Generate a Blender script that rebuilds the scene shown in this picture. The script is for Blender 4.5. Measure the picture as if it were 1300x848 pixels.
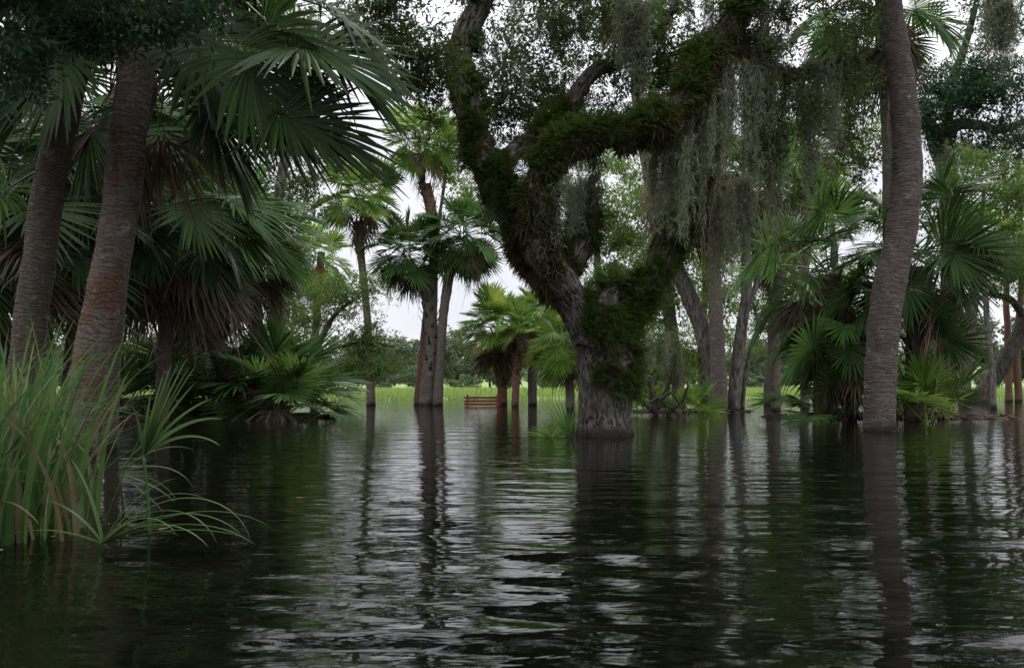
import bpy, math, random
import numpy as np
from mathutils import Vector, Matrix, Euler
R = math.radians
rng = np.random.default_rng(7)
random.seed(7)
for o in list(bpy.data.objects): bpy.data.objects.remove(o)
scene = bpy.context.scene
col = scene.collection

# ------------------------------------------------------------------ camera
F = 1100.0; HZ = 490.0; CH = 0.70            # focal length in photo pixels, horizon row, camera height
cam_d = bpy.data.cameras.new('camera'); cam = bpy.data.objects.new('camera', cam_d); col.objects.link(cam)
cam.location = (0, 0, CH); cam.rotation_euler = (R(90), 0, 0)
cam_d.sensor_width = 36; cam_d.lens = F/1300*36
cam_d.shift_y = (HZ-424)/1300
cam_d.clip_start = 0.05; cam_d.clip_end = 5000
cam_d.dof.use_dof = True; cam_d.dof.focus_distance = 13; cam_d.dof.aperture_fstop = 8.0
scene.camera = cam

# ------------------------------------------------------------------ sky
SUN_EL, SUN_AZ = 52, 20
w = bpy.data.worlds.new('World'); scene.world = w; w.use_nodes = True
nt = w.node_tree; nt.nodes.clear()
def N(nt, t, **k):
    n = nt.nodes.new(t)
    for a, b in k.items(): setattr(n, a, b)
    return n
wo = N(nt, 'ShaderNodeOutputWorld')
bg1 = N(nt, 'ShaderNodeBackground'); bg2 = N(nt, 'ShaderNodeBackground'); mx = N(nt, 'ShaderNodeMixShader')
sky = N(nt, 'ShaderNodeTexSky', sky_type='NISHITA', sun_disc=False, sun_elevation=R(SUN_EL), sun_rotation=R(SUN_AZ))
nt.links.new(sky.outputs[0], bg1.inputs[0]); bg1.inputs[1].default_value = 0.08
tc = N(nt, 'ShaderNodeTexCoord'); mp = N(nt, 'ShaderNodeMapping'); mp.inputs['Scale'].default_value = (1.2, 1.2, 3.5)
nz = N(nt, 'ShaderNodeTexNoise'); nz.inputs['Scale'].default_value = 2.2; nz.inputs['Detail'].default_value = 5
cr = N(nt, 'ShaderNodeValToRGB')
cr.color_ramp.elements[0].position = 0.3; cr.color_ramp.elements[0].color = (0.72, 0.74, 0.82, 1)
cr.color_ramp.elements[1].position = 0.68; cr.color_ramp.elements[1].color = (0.92, 0.89, 0.92, 1)
nt.links.new(tc.outputs['Generated'], mp.inputs[0]); nt.links.new(mp.outputs[0], nz.inputs['Vector'])
nt.links.new(nz.outputs['Fac'], cr.inputs[0]); nt.links.new(cr.outputs[0], bg2.inputs[0])
# overcast sky: the zenith is about three times as bright as the horizon
sz = N(nt, 'ShaderNodeSeparateXYZ'); nt.links.new(tc.outputs['Generated'], sz.inputs[0])
zr = N(nt, 'ShaderNodeMapRange'); zr.inputs[1].default_value = .25; zr.inputs[2].default_value = 1.0; zr.inputs[3].default_value = .98; zr.inputs[4].default_value = 3.2
nt.links.new(sz.outputs[2], zr.inputs[0]); nt.links.new(zr.outputs[0], bg2.inputs[1])
mx.inputs[0].default_value = 0.88
nt.links.new(bg1.outputs[0], mx.inputs[1]); nt.links.new(bg2.outputs[0], mx.inputs[2]); nt.links.new(mx.outputs[0], wo.inputs[0])
sl = bpy.data.lights.new('sun', 'SUN'); so = bpy.data.objects.new('sun', sl); col.objects.link(so)
sl.energy = 1.5; sl.angle = R(14); sl.color = (1, 0.96, 0.88)
sd = Vector((math.sin(R(SUN_AZ))*math.cos(R(SUN_EL)), math.cos(R(SUN_AZ))*math.cos(R(SUN_EL)), math.sin(R(SUN_EL))))
so.rotation_euler = (-sd).to_track_quat('-Z', 'Y').to_euler()
scene.view_settings.view_transform = 'Standard'; scene.view_settings.look = 'None'
scene.view_settings.exposure = 0.3; scene.view_settings.gamma = 1
scene.render.engine = 'CYCLES'
scene.cycles.max_bounces = 8; scene.cycles.transparent_max_bounces = 8

# ------------------------------------------------------------------ helpers
def P(px, py, D):
    return np.array([(px-650)/F*D, D, CH-(py-HZ)/F*D])
def PX(n, D): return n/F*D                      # pixels -> metres at a depth

def vnoise(p, seed=0):
    p = np.asarray(p, float); i = np.floor(p).astype(np.int64); f = p-i; f = f*f*(3-2*f)
    def h(a, b, c):
        n = (a*73856093) ^ (b*19349663) ^ (c*83492791) ^ (seed*2654435)
        n = (n ^ (n >> 13))*1274126177 & 0xffffffff
        return ((n ^ (n >> 16)) & 0xffff)/65535.0
    r = 0
    for dx in (0, 1):
        for dy in (0, 1):
            for dz in (0, 1):
                wgt = (f[..., 0] if dx else 1-f[..., 0])*(f[..., 1] if dy else 1-f[..., 1])*(f[..., 2] if dz else 1-f[..., 2])
                r = r+wgt*h(i[..., 0]+dx, i[..., 1]+dy, i[..., 2]+dz)
    return r

def tag(o, label=None, cat=None, group=None, kind=None):
    if label: o['label'] = label
    if cat: o['category'] = cat
    if group: o['group'] = group
    if kind: o['kind'] = kind
    return o

class MB:
    def __init__(s): s.V = []; s.F = []; s.UV = []; s.n = 0
    def add(s, V, Fq, uv=None):
        V = np.asarray(V, float).reshape(-1, 3); Fq = np.asarray(Fq, np.int64).reshape(-1, 4)
        s.V.append(V); s.F.append(Fq+s.n); s.n += len(V)
        s.UV.append(np.zeros((len(V), 2)) if uv is None else uv)
    def mesh(s, name, mat, smooth=True):
        V = np.concatenate(s.V); Fq = np.concatenate(s.F); uv = np.concatenate(s.UV)
        me = bpy.data.meshes.new(name); me.vertices.add(len(V)); me.vertices.foreach_set('co', V.astype(np.float32).ravel())
        tri = Fq[:, 2] == Fq[:, 3]
        cnt = np.where(tri, 3, 4); idx = Fq.ravel()
        keep = np.ones(len(idx), bool); keep[3::4][tri] = False; idx = idx[keep]
        st = np.concatenate([[0], np.cumsum(cnt)[:-1]])
        me.loops.add(len(idx)); me.loops.foreach_set('vertex_index', idx.astype(np.int32))
        me.polygons.add(len(cnt)); me.polygons.foreach_set('loop_start', st.astype(np.int32))
        me.polygons.foreach_set('use_smooth', np.full(len(cnt), smooth))
        ul = me.uv_layers.new(name='UVMap'); ul.data.foreach_set('uv', uv[idx].astype(np.float32).ravel())
        me.update(calc_edges=True); me.validate(); me.materials.append(mat)
        return me
    def build(s, name, mat, parent=None, smooth=True, loc=None):
        if not s.V: return None
        return link(name, s.mesh(name, mat, smooth), parent, loc)
def link(name, me, parent=None, loc=None):
    o = bpy.data.objects.new(name, me); col.objects.link(o); o.parent = parent
    if loc is not None: o.location = loc
    return o
def empty(name, loc, label, cat, group=None):
    o = bpy.data.objects.new(name, None); col.objects.link(o); o.location = loc; o.empty_display_size = .2
    return tag(o, label, cat, group)

def resample(path, rad, step):
    path = np.asarray(path, float); rad = np.asarray(rad, float)
    n = len(path)
    d = np.concatenate([[0], np.cumsum(np.linalg.norm(np.diff(path, axis=0), axis=1))])
    m = max(3, int(d[-1]/step)+1); t = np.linspace(0, d[-1], m)
    # Catmull-Rom style smooth interpolation
    tang = np.gradient(path, d, axis=0) if n > 2 else np.repeat((path[1]-path[0])[None]/d[-1], 2, 0)
    k = np.clip(np.searchsorted(d, t, side='right')-1, 0, n-2); h = (d[k+1]-d[k])[:, None]; s = ((t-d[k])[:, None])/h
    p = (2*s**3-3*s**2+1)*path[k]+(s**3-2*s**2+s)*h*tang[k]+(-2*s**3+3*s**2)*path[k+1]+(s**3-s**2)*h*tang[k+1]
    return p, np.interp(t, d, rad), t
def frames(p):
    T = np.gradient(p, axis=0); T /= np.linalg.norm(T, axis=1)[:, None]+1e-9
    a = np.array([1., 0, 0]) if abs(T[0][0]) < .8 else np.array([0, 1., 0])
    A = np.zeros_like(T); 
    for i in range(len(p)):
        a = a-T[i]*a.dot(T[i]); a = a/np.linalg.norm(a); A[i] = a
    return T, A, np.cross(T, A)
def tube(mb, p, r, sides=6, rfun=None, v=None, cap=True):
    T, A, B = frames(p); n = len(p)
    th = np.linspace(0, 2*math.pi, sides+1)[:sides]
    rr = np.repeat(np.asarray(r)[:, None], sides, 1)
    if v is None: v = np.concatenate([[0], np.cumsum(np.linalg.norm(np.diff(p, axis=0), axis=1))])
    if rfun is not None: rr = rfun(rr, th[None, :], v[:, None])
    V = p[:, None]+rr[..., None]*(np.cos(th)[None, :, None]*A[:, None]+np.sin(th)[None, :, None]*B[:, None])
    i = np.arange(n-1)[:, None]*sides; j = np.arange(sides)[None]; j2 = (j+1) % sides
    Fq = np.stack([i+j, i+j2, i+sides+j2, i+sides+j], -1).reshape(-1, 4)
    uv = np.stack([np.repeat((np.abs(th-math.pi)/math.pi)[None], n, 0), np.repeat(v[:, None], sides, 1)], -1).reshape(-1, 2)
    V = V.reshape(-1, 3)
    if cap:
        V = np.concatenate([V, p[:1], p[-1:]]); uv = np.concatenate([uv, [[0, v[0]]], [[0, v[-1]]]])
        c0, c1 = n*sides, n*sides+1; jj = np.arange(sides); k2 = (jj+1) % sides
        Fc = np.stack([np.full(sides, c0), k2, jj, jj], -1); Fd = np.stack([np.full(sides, c1), (n-1)*sides+jj, (n-1)*sides+k2, (n-1)*sides+k2], -1)
        Fq = np.concatenate([Fq, Fc, Fd])
    mb.add(V, Fq, uv)

# ------------------------------------------------------------------ materials
def new_mat(name):
    m = bpy.data.materials.new(name); m.use_nodes = True; nt = m.node_tree; nt.nodes.clear()
    return m, nt, N(nt, 'ShaderNodeOutputMaterial')
def leaf_mat(name, c1, c2, trans=0.3, rough=0.45, scale=1.2, c3=None, objvar=0.35, spec=0.18):
    m, nt, out = new_mat(name)
    g = N(nt, 'ShaderNodeNewGeometry'); oi = N(nt, 'ShaderNodeObjectInfo')
    mix = N(nt, 'ShaderNodeMix', data_type='RGBA'); mix.inputs[6].default_value = (*c1, 1); mix.inputs[7].default_value = (*c2, 1)
    nt.links.new(g.outputs['Random Per Island'], mix.inputs[0])
    cur = mix.outputs[2]
    nz = N(nt, 'ShaderNodeTexNoise'); nz.inputs['Scale'].default_value = scale; nz.inputs['Detail'].default_value = 3
    nt.links.new(g.outputs['Position'], nz.inputs['Vector'])
    if c3:
        mr = N(nt, 'ShaderNodeMapRange'); mr.inputs[1].default_value = .55; mr.inputs[2].default_value = .75
        nt.links.new(nz.outputs['Fac'], mr.inputs[0])
        m3 = N(nt, 'ShaderNodeMix', data_type='RGBA'); nt.links.new(mr.outputs[0], m3.inputs[0]); nt.links.new(cur, m3.inputs[6]); m3.inputs[7].default_value = (*c3, 1); cur = m3.outputs[2]
    hs = N(nt, 'ShaderNodeHueSaturation')
    mr2 = N(nt, 'ShaderNodeMapRange'); nt.links.new(oi.outputs['Random'], mr2.inputs[0]); mr2.inputs[3].default_value = 1-objvar; mr2.inputs[4].default_value = 1+objvar
    nt.links.new(mr2.outputs[0], hs.inputs['Value']); nt.links.new(cur, hs.inputs['Color'])
    pb = N(nt, 'ShaderNodeBsdfPrincipled'); nt.links.new(hs.outputs[0], pb.inputs['Base Color']); pb.inputs['Roughness'].default_value = rough
    pb.inputs['Specular IOR Level'].default_value = spec
    tr = N(nt, 'ShaderNodeBsdfTranslucent'); hs2 = N(nt, 'ShaderNodeHueSaturation'); hs2.inputs['Value'].default_value = 1.7; hs2.inputs['Hue'].default_value = .485
    nt.links.new(hs.outputs[0], hs2.inputs['Color']); nt.links.new(hs2.outputs[0], tr.inputs[0])
    ms = N(nt, 'ShaderNodeMixShader'); ms.inputs[0].default_value = trans
    nt.links.new(pb.outputs[0], ms.inputs[1]); nt.links.new(tr.outputs[0], ms.inputs[2]); nt.links.new(ms.outputs[0], out.inputs[0])
    return m
def tide(nt, colour, noise, pb):
    g = N(nt, 'ShaderNodeNewGeometry'); sp = N(nt, 'ShaderNodeSeparateXYZ'); nt.links.new(g.outputs['Position'], sp.inputs[0])
    a = N(nt, 'ShaderNodeMath', operation='MULTIPLY_ADD'); a.inputs[1].default_value = -.30; nt.links.new(noise, a.inputs[0]); nt.links.new(sp.outputs[2], a.inputs[2])
    r = N(nt, 'ShaderNodeMapRange'); r.inputs[1].default_value = -.13; r.inputs[2].default_value = .02; nt.links.new(a.outputs[0], r.inputs[0])
    m = N(nt, 'ShaderNodeMix', data_type='RGBA'); m.inputs[6].default_value = (.030, .026, .020, 1); nt.links.new(r.outputs[0], m.inputs[0]); nt.links.new(colour, m.inputs[7])
    nt.links.new(m.outputs[2], pb.inputs['Base Color'])
def palm_bark(name, dark, light, patch, ring=14.0):
    m, nt, out = new_mat(name)
    uv = N(nt, 'ShaderNodeUVMap'); tc = N(nt, 'ShaderNodeTexCoord')
    sep = N(nt, 'ShaderNodeSeparateXYZ'); nt.links.new(uv.outputs[0], sep.inputs[0])
    n0 = N(nt, 'ShaderNodeTexNoise'); n0.inputs['Scale'].default_value = 5; n0.inputs['Detail'].default_value = 3; nt.links.new(tc.outputs['Object'], n0.inputs['Vector'])
    ma = N(nt, 'ShaderNodeMath', operation='MULTIPLY_ADD'); ma.inputs[1].default_value = ring; nt.links.new(sep.outputs[1], ma.inputs[0])
    mb_ = N(nt, 'ShaderNodeMath', operation='MULTIPLY'); mb_.inputs[1].default_value = 5.0; nt.links.new(n0.outputs['Fac'], mb_.inputs[0]); nt.links.new(mb_.outputs[0], ma.inputs[2])
    fr = N(nt, 'ShaderNodeMath', operation='FRACT'); nt.links.new(ma.outputs[0], fr.inputs[0])
    mp = N(nt, 'ShaderNodeMapping'); mp.inputs['Scale'].default_value = (6, 6, 48); nt.links.new(tc.outputs['Object'], mp.inputs[0])
    n1 = N(nt, 'ShaderNodeTexNoise'); n1.inputs['Scale'].default_value = 1; n1.inputs['Detail'].default_value = 6; n1.inputs['Roughness'].default_value = .7; nt.links.new(mp.outputs[0], n1.inputs['Vector'])
    mp3 = N(nt, 'ShaderNodeMapping'); mp3.inputs['Scale'].default_value = (38, 38, 14); nt.links.new(tc.outputs['Object'], mp3.inputs[0])
    n3 = N(nt, 'ShaderNodeTexNoise'); n3.inputs['Scale'].default_value = 1; n3.inputs['Detail'].default_value = 4; nt.links.new(mp3.outputs[0], n3.inputs['Vector'])
    n2 = N(nt, 'ShaderNodeTexNoise'); n2.inputs['Scale'].default_value = 3.6; n2.inputs['Detail'].default_value = 6; nt.links.new(tc.outputs['Object'], n2.inputs['Vector'])
    a = N(nt, 'ShaderNodeMix', data_type='RGBA'); a.inputs[6].default_value = (*dark, 1); a.inputs[7].default_value = (*light, 1); nt.links.new(n1.outputs['Fac'], a.inputs[0])
    r2 = N(nt, 'ShaderNodeMapRange'); r2.inputs[1].default_value = .5; r2.inputs[2].default_value = .56; nt.links.new(n2.outputs['Fac'], r2.inputs[0])
    b = N(nt, 'ShaderNodeMix', data_type='RGBA'); nt.links.new(r2.outputs[0], b.inputs[0]); nt.links.new(a.outputs[2], b.inputs[6]); b.inputs[7].default_value = (*patch, 1)
    rr = N(nt, 'ShaderNodeMapRange'); rr.inputs[1].default_value = 0; rr.inputs[2].default_value = .45; rr.inputs[3].default_value = .62; rr.inputs[4].default_value = 1; nt.links.new(fr.outputs[0], rr.inputs[0])
    hs = N(nt, 'ShaderNodeHueSaturation'); nt.links.new(rr.outputs[0], hs.inputs['Value']); nt.links.new(b.outputs[2], hs.inputs['Color'])
    # speckle contrast
    r4 = N(nt, 'ShaderNodeMapRange'); r4.inputs[1].default_value = .35; r4.inputs[2].default_value = .65; r4.inputs[3].default_value = .84; r4.inputs[4].default_value = 1.1; nt.links.new(n3.outputs['Fac'], r4.inputs[0])
    hs3 = N(nt, 'ShaderNodeHueSaturation'); nt.links.new(r4.outputs[0], hs3.inputs['Value']); nt.links.new(hs.outputs[0], hs3.inputs['Color'])
    pb = N(nt, 'ShaderNodeBsdfPrincipled'); pb.inputs['Roughness'].default_value = .9; pb.inputs['Specular IOR Level'].default_value = .15
    n5 = N(nt, 'ShaderNodeTexNoise'); n5.inputs['Scale'].default_value = 6; n5.inputs['Detail'].default_value = 8; n5.inputs['Roughness'].default_value = .75; nt.links.new(tc.outputs['Object'], n5.inputs['Vector'])
    r5 = N(nt, 'ShaderNodeMapRange'); r5.inputs[1].default_value = .58; r5.inputs[2].default_value = .66; r5.inputs[4].default_value = .65; nt.links.new(n5.outputs['Fac'], r5.inputs[0])
    li = N(nt, 'ShaderNodeMix', data_type='RGBA'); nt.links.new(r5.outputs[0], li.inputs[0]); nt.links.new(hs3.outputs[0], li.inputs[6]); li.inputs[7].default_value = (.30, .30, .25, 1)
    tide(nt, li.outputs[2], n2.outputs['Fac'], pb)
    s = N(nt, 'ShaderNodeMath', operation='ADD'); nt.links.new(n1.outputs['Fac'], s.inputs[0]); nt.links.new(rr.outputs[0], s.inputs[1])
    s2 = N(nt, 'ShaderNodeMath', operation='MULTIPLY_ADD'); s2.inputs[1].default_value = .45; nt.links.new(n3.outputs['Fac'], s2.inputs[0]); nt.links.new(s.outputs[0], s2.inputs[2])
    bp = N(nt, 'ShaderNodeBump'); bp.inputs['Strength'].default_value = .9; bp.inputs['Distance'].default_value = .02; nt.links.new(s2.outputs[0], bp.inputs['Height']); nt.links.new(bp.outputs[0], pb.inputs['Normal'])
    nt.links.new(pb.outputs[0], out.inputs[0]); return m
def wood_bark(name, dark, light, patch, scale=(16, 16, 3.2), attr=None, mossy=None):
    m, nt, out = new_mat(name)
    if attr:
        tcn = N(nt, 'ShaderNodeAttribute', attribute_name=attr); src = tcn.outputs['Vector']
    else:
        tcn = N(nt, 'ShaderNodeTexCoord'); src = tcn.outputs['Object']
    mp = N(nt, 'ShaderNodeMapping'); mp.inputs['Scale'].default_value = scale; nt.links.new(src, mp.inputs[0])
    n1 = N(nt, 'ShaderNodeTexNoise'); n1.inputs['Scale'].default_value = 1; n1.inputs['Detail'].default_value = 6; n1.inputs['Roughness'].default_value = .65; nt.links.new(mp.outputs[0], n1.inputs['Vector'])
    r1 = N(nt, 'ShaderNodeMapRange'); r1.inputs[1].default_value = .41; r1.inputs[2].default_value = .59; nt.links.new(n1.outputs['Fac'], r1.inputs[0])
    g = N(nt, 'ShaderNodeNewGeometry'); n2 = N(nt, 'ShaderNodeTexNoise'); n2.inputs['Scale'].default_value = 3.5; n2.inputs['Detail'].default_value = 5; nt.links.new(g.outputs['Position'], n2.inputs['Vector'])
    a = N(nt, 'ShaderNodeMix', data_type='RGBA'); a.inputs[6].default_value = (*dark, 1); a.inputs[7].default_value = (*light, 1); nt.links.new(r1.outputs[0], a.inputs[0])
    r2 = N(nt, 'ShaderNodeMapRange'); r2.inputs[1].default_value = .52; r2.inputs[2].default_value = .66; nt.links.new(n2.outputs['Fac'], r2.inputs[0])
    b = N(nt, 'ShaderNodeMix', data_type='RGBA'); nt.links.new(r2.outputs[0], b.inputs[0]); nt.links.new(a.outputs[2], b.inputs[6]); b.inputs[7].default_value = (*patch, 1)
    pb = N(nt, 'ShaderNodeBsdfPrincipled'); pb.inputs['Roughness'].default_value = .92; pb.inputs['Specular IOR Level'].default_value = .12
    tide(nt, b.outputs[2], n2.outputs['Fac'], pb)
    bp = N(nt, 'ShaderNodeBump'); bp.inputs['Strength'].default_value = 1; bp.inputs['Distance'].default_value = .03; nt.links.new(n1.outputs['Fac'], bp.inputs['Height']); nt.links.new(bp.outputs[0], pb.inputs['Normal'])
    nt.links.new(pb.outputs[0], out.inputs[0]); return m

M = {}
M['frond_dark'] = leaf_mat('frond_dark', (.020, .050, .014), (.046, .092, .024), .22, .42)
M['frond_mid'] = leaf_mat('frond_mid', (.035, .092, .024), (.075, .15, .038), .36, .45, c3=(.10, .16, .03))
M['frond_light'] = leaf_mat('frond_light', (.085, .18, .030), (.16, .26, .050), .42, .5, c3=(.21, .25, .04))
M['frond_yellow'] = leaf_mat('frond_yellow', (.22, .20, .04), (.30, .22, .06), .4, .5)
M['frond_dead'] = leaf_mat('frond_dead', (.075, .052, .036), (.17, .125, .085), .12, .8, c3=(.10, .085, .065))
M['oak_leaf'] = leaf_mat('oak_leaf', (.035, .068, .020), (.080, .12, .034), .38, .4, c3=(.085, .12, .03))
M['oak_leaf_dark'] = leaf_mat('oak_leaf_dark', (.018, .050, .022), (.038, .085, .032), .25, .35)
M['leaf_bright'] = leaf_mat('leaf_bright', (.09, .165, .035), (.17, .26, .06), .42, .6, c3=(.20, .23, .06))
M['leaf_midgreen'] = leaf_mat('leaf_midgreen', (.050, .11, .026), (.11, .18, .042), .38, .5, c3=(.13, .16, .035))
M['far_leaf_hazed'] = leaf_mat('far_leaf_hazed', (.085, .125, .070), (.145, .19, .105), .2, .7, scale=.08, c3=(.15, .18, .09), objvar=.25)  # distance haze put into the colour: paler and greyer than nearer leaves
M['grass_blade'] = leaf_mat('grass_blade', (.026, .070, .022), (.070, .128, .034), .3, .42, c3=(.13, .16, .045))
M['grass_dry'] = leaf_mat('grass_dry', (.10, .085, .045), (.19, .15, .08), .3, .6)
M['meadow'] = leaf_mat('meadow', (.13, .22, .06), (.22, .31, .09), .4, .7, scale=.35, c3=(.26, .27, .11))
M['fern'] = leaf_mat('fern', (.022, .050, .012), (.062, .105, .020), .3, .5, scale=3.5, c3=(.095, .070, .025))
M['fuzz'] = leaf_mat('fuzz', (.030, .034, .012), (.075, .065, .026), .15, .9, scale=3, c3=(.035, .06, .015))
M['moss'] = leaf_mat('moss', (.115, .13, .075), (.22, .24, .155), .3, .9, scale=2)
M['palm_bark_left'] = palm_bark('palm_bark_left', (.060, .048, .040), (.28, .225, .185), (.15, .092, .064), 21)
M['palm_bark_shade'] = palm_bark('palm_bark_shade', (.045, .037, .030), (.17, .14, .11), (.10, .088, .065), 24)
M['palm_bark_grey'] = palm_bark('palm_bark_grey', (.050, .041, .035), (.195, .162, .142), (.105, .088, .075), 22)
M['palm_bark_far'] = palm_bark('palm_bark_far', (.10, .085, .075), (.25, .21, .18), (.17, .14, .12), 9)
M['palm_bark_red'] = palm_bark('palm_bark_red', (.10, .055, .04), (.27, .16, .115), (.20, .10, .065), 9)
M['boots'] = wood_bark('boots', (.06, .042, .03), (.19, .14, .10), (.09, .07, .05))
M['oak_bark'] = wood_bark('oak_bark', (.016, .014, .012), (.15, .135, .12), (.065, .062, .045), (30, 30, 8), attr='barkco')
M['twig'] = wood_bark('twig', (.03, .025, .02), (.10, .085, .07), (.06, .06, .045))
M['grey_wood'] = wood_bark('grey_wood', (.06, .055, .05), (.22, .20, .18), (.13, .13, .10))
M['litter'] = leaf_mat('litter', (.035, .026, .018), (.13, .10, .07), .05, .9)

# ------------------------------------------------------------------ terrain, water
MOUNDS = [(-7.3, 19.5, 3.6, 1.9, .72), (-5.4, 8.6, 1.5, 2.0, .66), (-3.6, 4.1, 1.2, 1.2, .58), (-10.5, 13, 3.6, 3.5, .75),
          (6.8, 19.3, 1.15, .8, .66), (9.4, 19.3, 1.6, .9, .66), (4.2, 23.5, 1.1, .9, .64), (6.3, 24.6, 1.4, .6, .62),
          (-15, 22, 6, 8, .85), (1.4, 22.5, .1, .1, 0)]
def ground_z(x, y):
    x = np.asarray(x, float); y = np.asarray(y, float)
    shore = 44.5+1.2*np.sin(x*.11+1)+.6*np.sin(x*.37)
    z = -.6+.72*(1/(1+np.exp(-(y-shore)*1.6)))
    far = np.clip((y-150)/250, 0, 1); z = z+far*6+far*3*np.sin(x*.006+.8)
    for (mx_, my_, rx, ry, h) in MOUNDS:
        if h == 0: continue
        d = ((x-mx_)/rx)**2+((y-my_)/ry)**2
        z = z+h*np.exp(-d**1.6*.9)
    p = np.stack([x*.9, y*.9, x*0], -1)
    z = z+(vnoise(p*2.1)-.5)*.09+(vnoise(p*.5, 3)-.5)*.05
    return z
gm, nt, out = new_mat('ground')
g = N(nt, 'ShaderNodeNewGeometry'); n1 = N(nt, 'ShaderNodeTexNoise'); n1.inputs['Scale'].default_value = 6; n1.inputs['Detail'].default_value = 8
nt.links.new(g.outputs['Position'], n1.inputs['Vector'])
sp = N(nt, 'ShaderNodeSeparateXYZ'); nt.links.new(g.outputs['Position'], sp.inputs[0])
mr = N(nt, 'ShaderNodeMapRange'); mr.inputs[1].default_value = 42; mr.inputs[2].default_value = 46; nt.links.new(sp.outputs[1], mr.inputs[0])
a = N(nt, 'ShaderNodeMix', data_type='RGBA'); a.inputs[6].default_value = (.018, .014, .010, 1); a.inputs[7].default_value = (.055, .042, .030, 1); nt.links.new(n1.outputs['Fac'], a.inputs[0])
n2 = N(nt, 'ShaderNodeTexNoise'); n2.inputs['Scale'].default_value = .3; n2.inputs['Detail'].default_value = 8; nt.links.new(g.outputs['Position'], n2.inputs['Vector'])
b = N(nt, 'ShaderNodeMix', data_type='RGBA'); b.inputs[6].default_value = (.13, .21, .05, 1); b.inputs[7].default_value = (.22, .31, .08, 1); nt.links.new(n2.outputs['Fac'], b.inputs[0])
c = N(nt, 'ShaderNodeMix', data_type='RGBA'); nt.links.new(mr.outputs[0], c.inputs[0]); nt.links.new(a.outputs[2], c.inputs[6]); nt.links.new(b.outputs[2], c.inputs[7])
pb = N(nt, 'ShaderNodeBsdfPrincipled'); pb.inputs['Roughness'].default_value = .95; nt.links.new(c.outputs[2], pb.inputs['Base Color'])
bp = N(nt, 'ShaderNodeBump'); bp.inputs['Distance'].default_value = .05; nt.links.new(n1.outputs['Fac'], bp.inputs['Height']); nt.links.new(bp.outputs[0], pb.inputs['Normal'])
nt.links.new(pb.outputs[0], out.inputs[0])
def gridmesh(xs, ys, zf, name, mat):
    X, Y = np.meshgrid(xs, ys); Z = zf(X, Y); mb = MB(); nx = len(xs); ny = len(ys)
    i = np.arange(ny-1)[:, None]*nx; j = np.arange(nx-1)[None]
    mb.add(np.stack([X, Y, Z], -1), np.stack([i+j, i+j+1, i+nx+j+1, i+nx+j], -1).reshape(-1, 4))
    return mb.build(name, mat)
xs = np.concatenate([-np.geomspace(1500, 26, 16), np.arange(-25, 25.1, .3), np.geomspace(26, 1500, 16)])
ys = np.concatenate([[-200, -60, -20, -8], np.arange(-4, 50, .3), np.geomspace(50.5, 2500, 40)])
tag(gridmesh(xs, ys, ground_z, 'ground', gm), kind='structure')

# water: a real rippled surface
wr = np.random.default_rng(3)
waves = []
for k in range(64):
    lam = float(np.exp(wr.uniform(math.log(.13), math.log(1.3))))
    ang = wr.normal(0, .24)+(math.pi if wr.random() < .5 else 0)+.06
    waves.append((lam, math.sin(ang)*2*math.pi/lam, math.cos(ang)*2*math.pi/lam, wr.uniform(0, 6.28), lam**1.0*.00088))
def wz(X, Y):
    Z = np.zeros_like(X)
    q = np.stack([X*.35, Y*.5, X*0], -1)
    patch = .35+1.3*vnoise(q, 9); patch2 = .4+1.2*vnoise(q*1.9+5, 4)
    near = .30+1.15*np.exp(-np.clip(Y-2, 0, 99)/3.6)
    X2 = X+.35*(vnoise(q*1.5, 21)-.5); Y2 = Y+.5*(vnoise(q*1.3+9, 22)-.5)
    for (lam, kx, ky, ph, am) in waves:
        fade = np.clip(1.35-Y/(lam*75), 0, 1)
        Z += am*np.sin(kx*X2+ky*Y2+ph)*fade*(patch if lam > .6 else patch2)
    edge = np.clip((4.4+.95*np.clip(Y, 0, 99)-np.abs(X))/1.5, 0, 1)
    return Z*near*edge*np.clip(Y+1, 0, 1)
wm, nt, out = new_mat('water')
g = N(nt, 'ShaderNodeNewGeometry')
pb = N(nt, 'ShaderNodeBsdfPrincipled'); pb.inputs['Base Color'].default_value = (.0015, .002, .001, 1); pb.inputs['Roughness'].default_value = .02
pb.inputs['IOR'].default_value = 1.33
mp = N(nt, 'ShaderNodeMapping'); mp.inputs['Scale'].default_value = (3.5, 9, 1); nt.links.new(g.outputs['Position'], mp.inputs[0])
n1 = N(nt, 'ShaderNodeTexNoise'); n1.inputs['Scale'].default_value = 1; n1.inputs['Detail'].default_value = 3; n1.inputs['Distortion'].default_value = .4; nt.links.new(mp.outputs[0], n1.inputs['Vector'])
bp = N(nt, 'ShaderNodeBump'); bp.inputs['Strength'].default_value = 1; bp.inputs['Distance'].default_value = .0055; nt.links.new(n1.outputs['Fac'], bp.inputs['Height'])
nt.links.new(bp.outputs[0], pb.inputs['Normal']); nt.links.new(pb.outputs[0], out.inputs[0])
NR, NC = 1000, 420
yr = np.concatenate([[-150, -30, -6], np.linspace(-3, .7, 30), np.geomspace(.75, 50, NR), [54, 60]])
sx = np.linspace(-1, 1, NC)
Xc = np.concatenate([[-300.], sx*0+1, [300.]]); 
XX = np.empty((len(yr), NC+4)); YY = np.repeat(yr[:, None], NC+4, 1)
half = 4.6+.95*np.clip(yr, 0, 50)
XX[:, 2:-2] = half[:, None]*sx[None]; XX[:, 1] = -70; XX[:, -2] = 70; XX[:, 0] = -400; XX[:, -1] = 400
ZZ = wz(XX, YY); mb = MB(); nx = NC+4
i = np.arange(len(yr)-1)[:, None]*nx; j = np.arange(nx-1)[None]
mb.add(np.stack([XX, YY, ZZ], -1), np.stack([i+j, i+j+1, i+nx+j+1, i+nx+j], -1).reshape(-1, 4))
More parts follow.
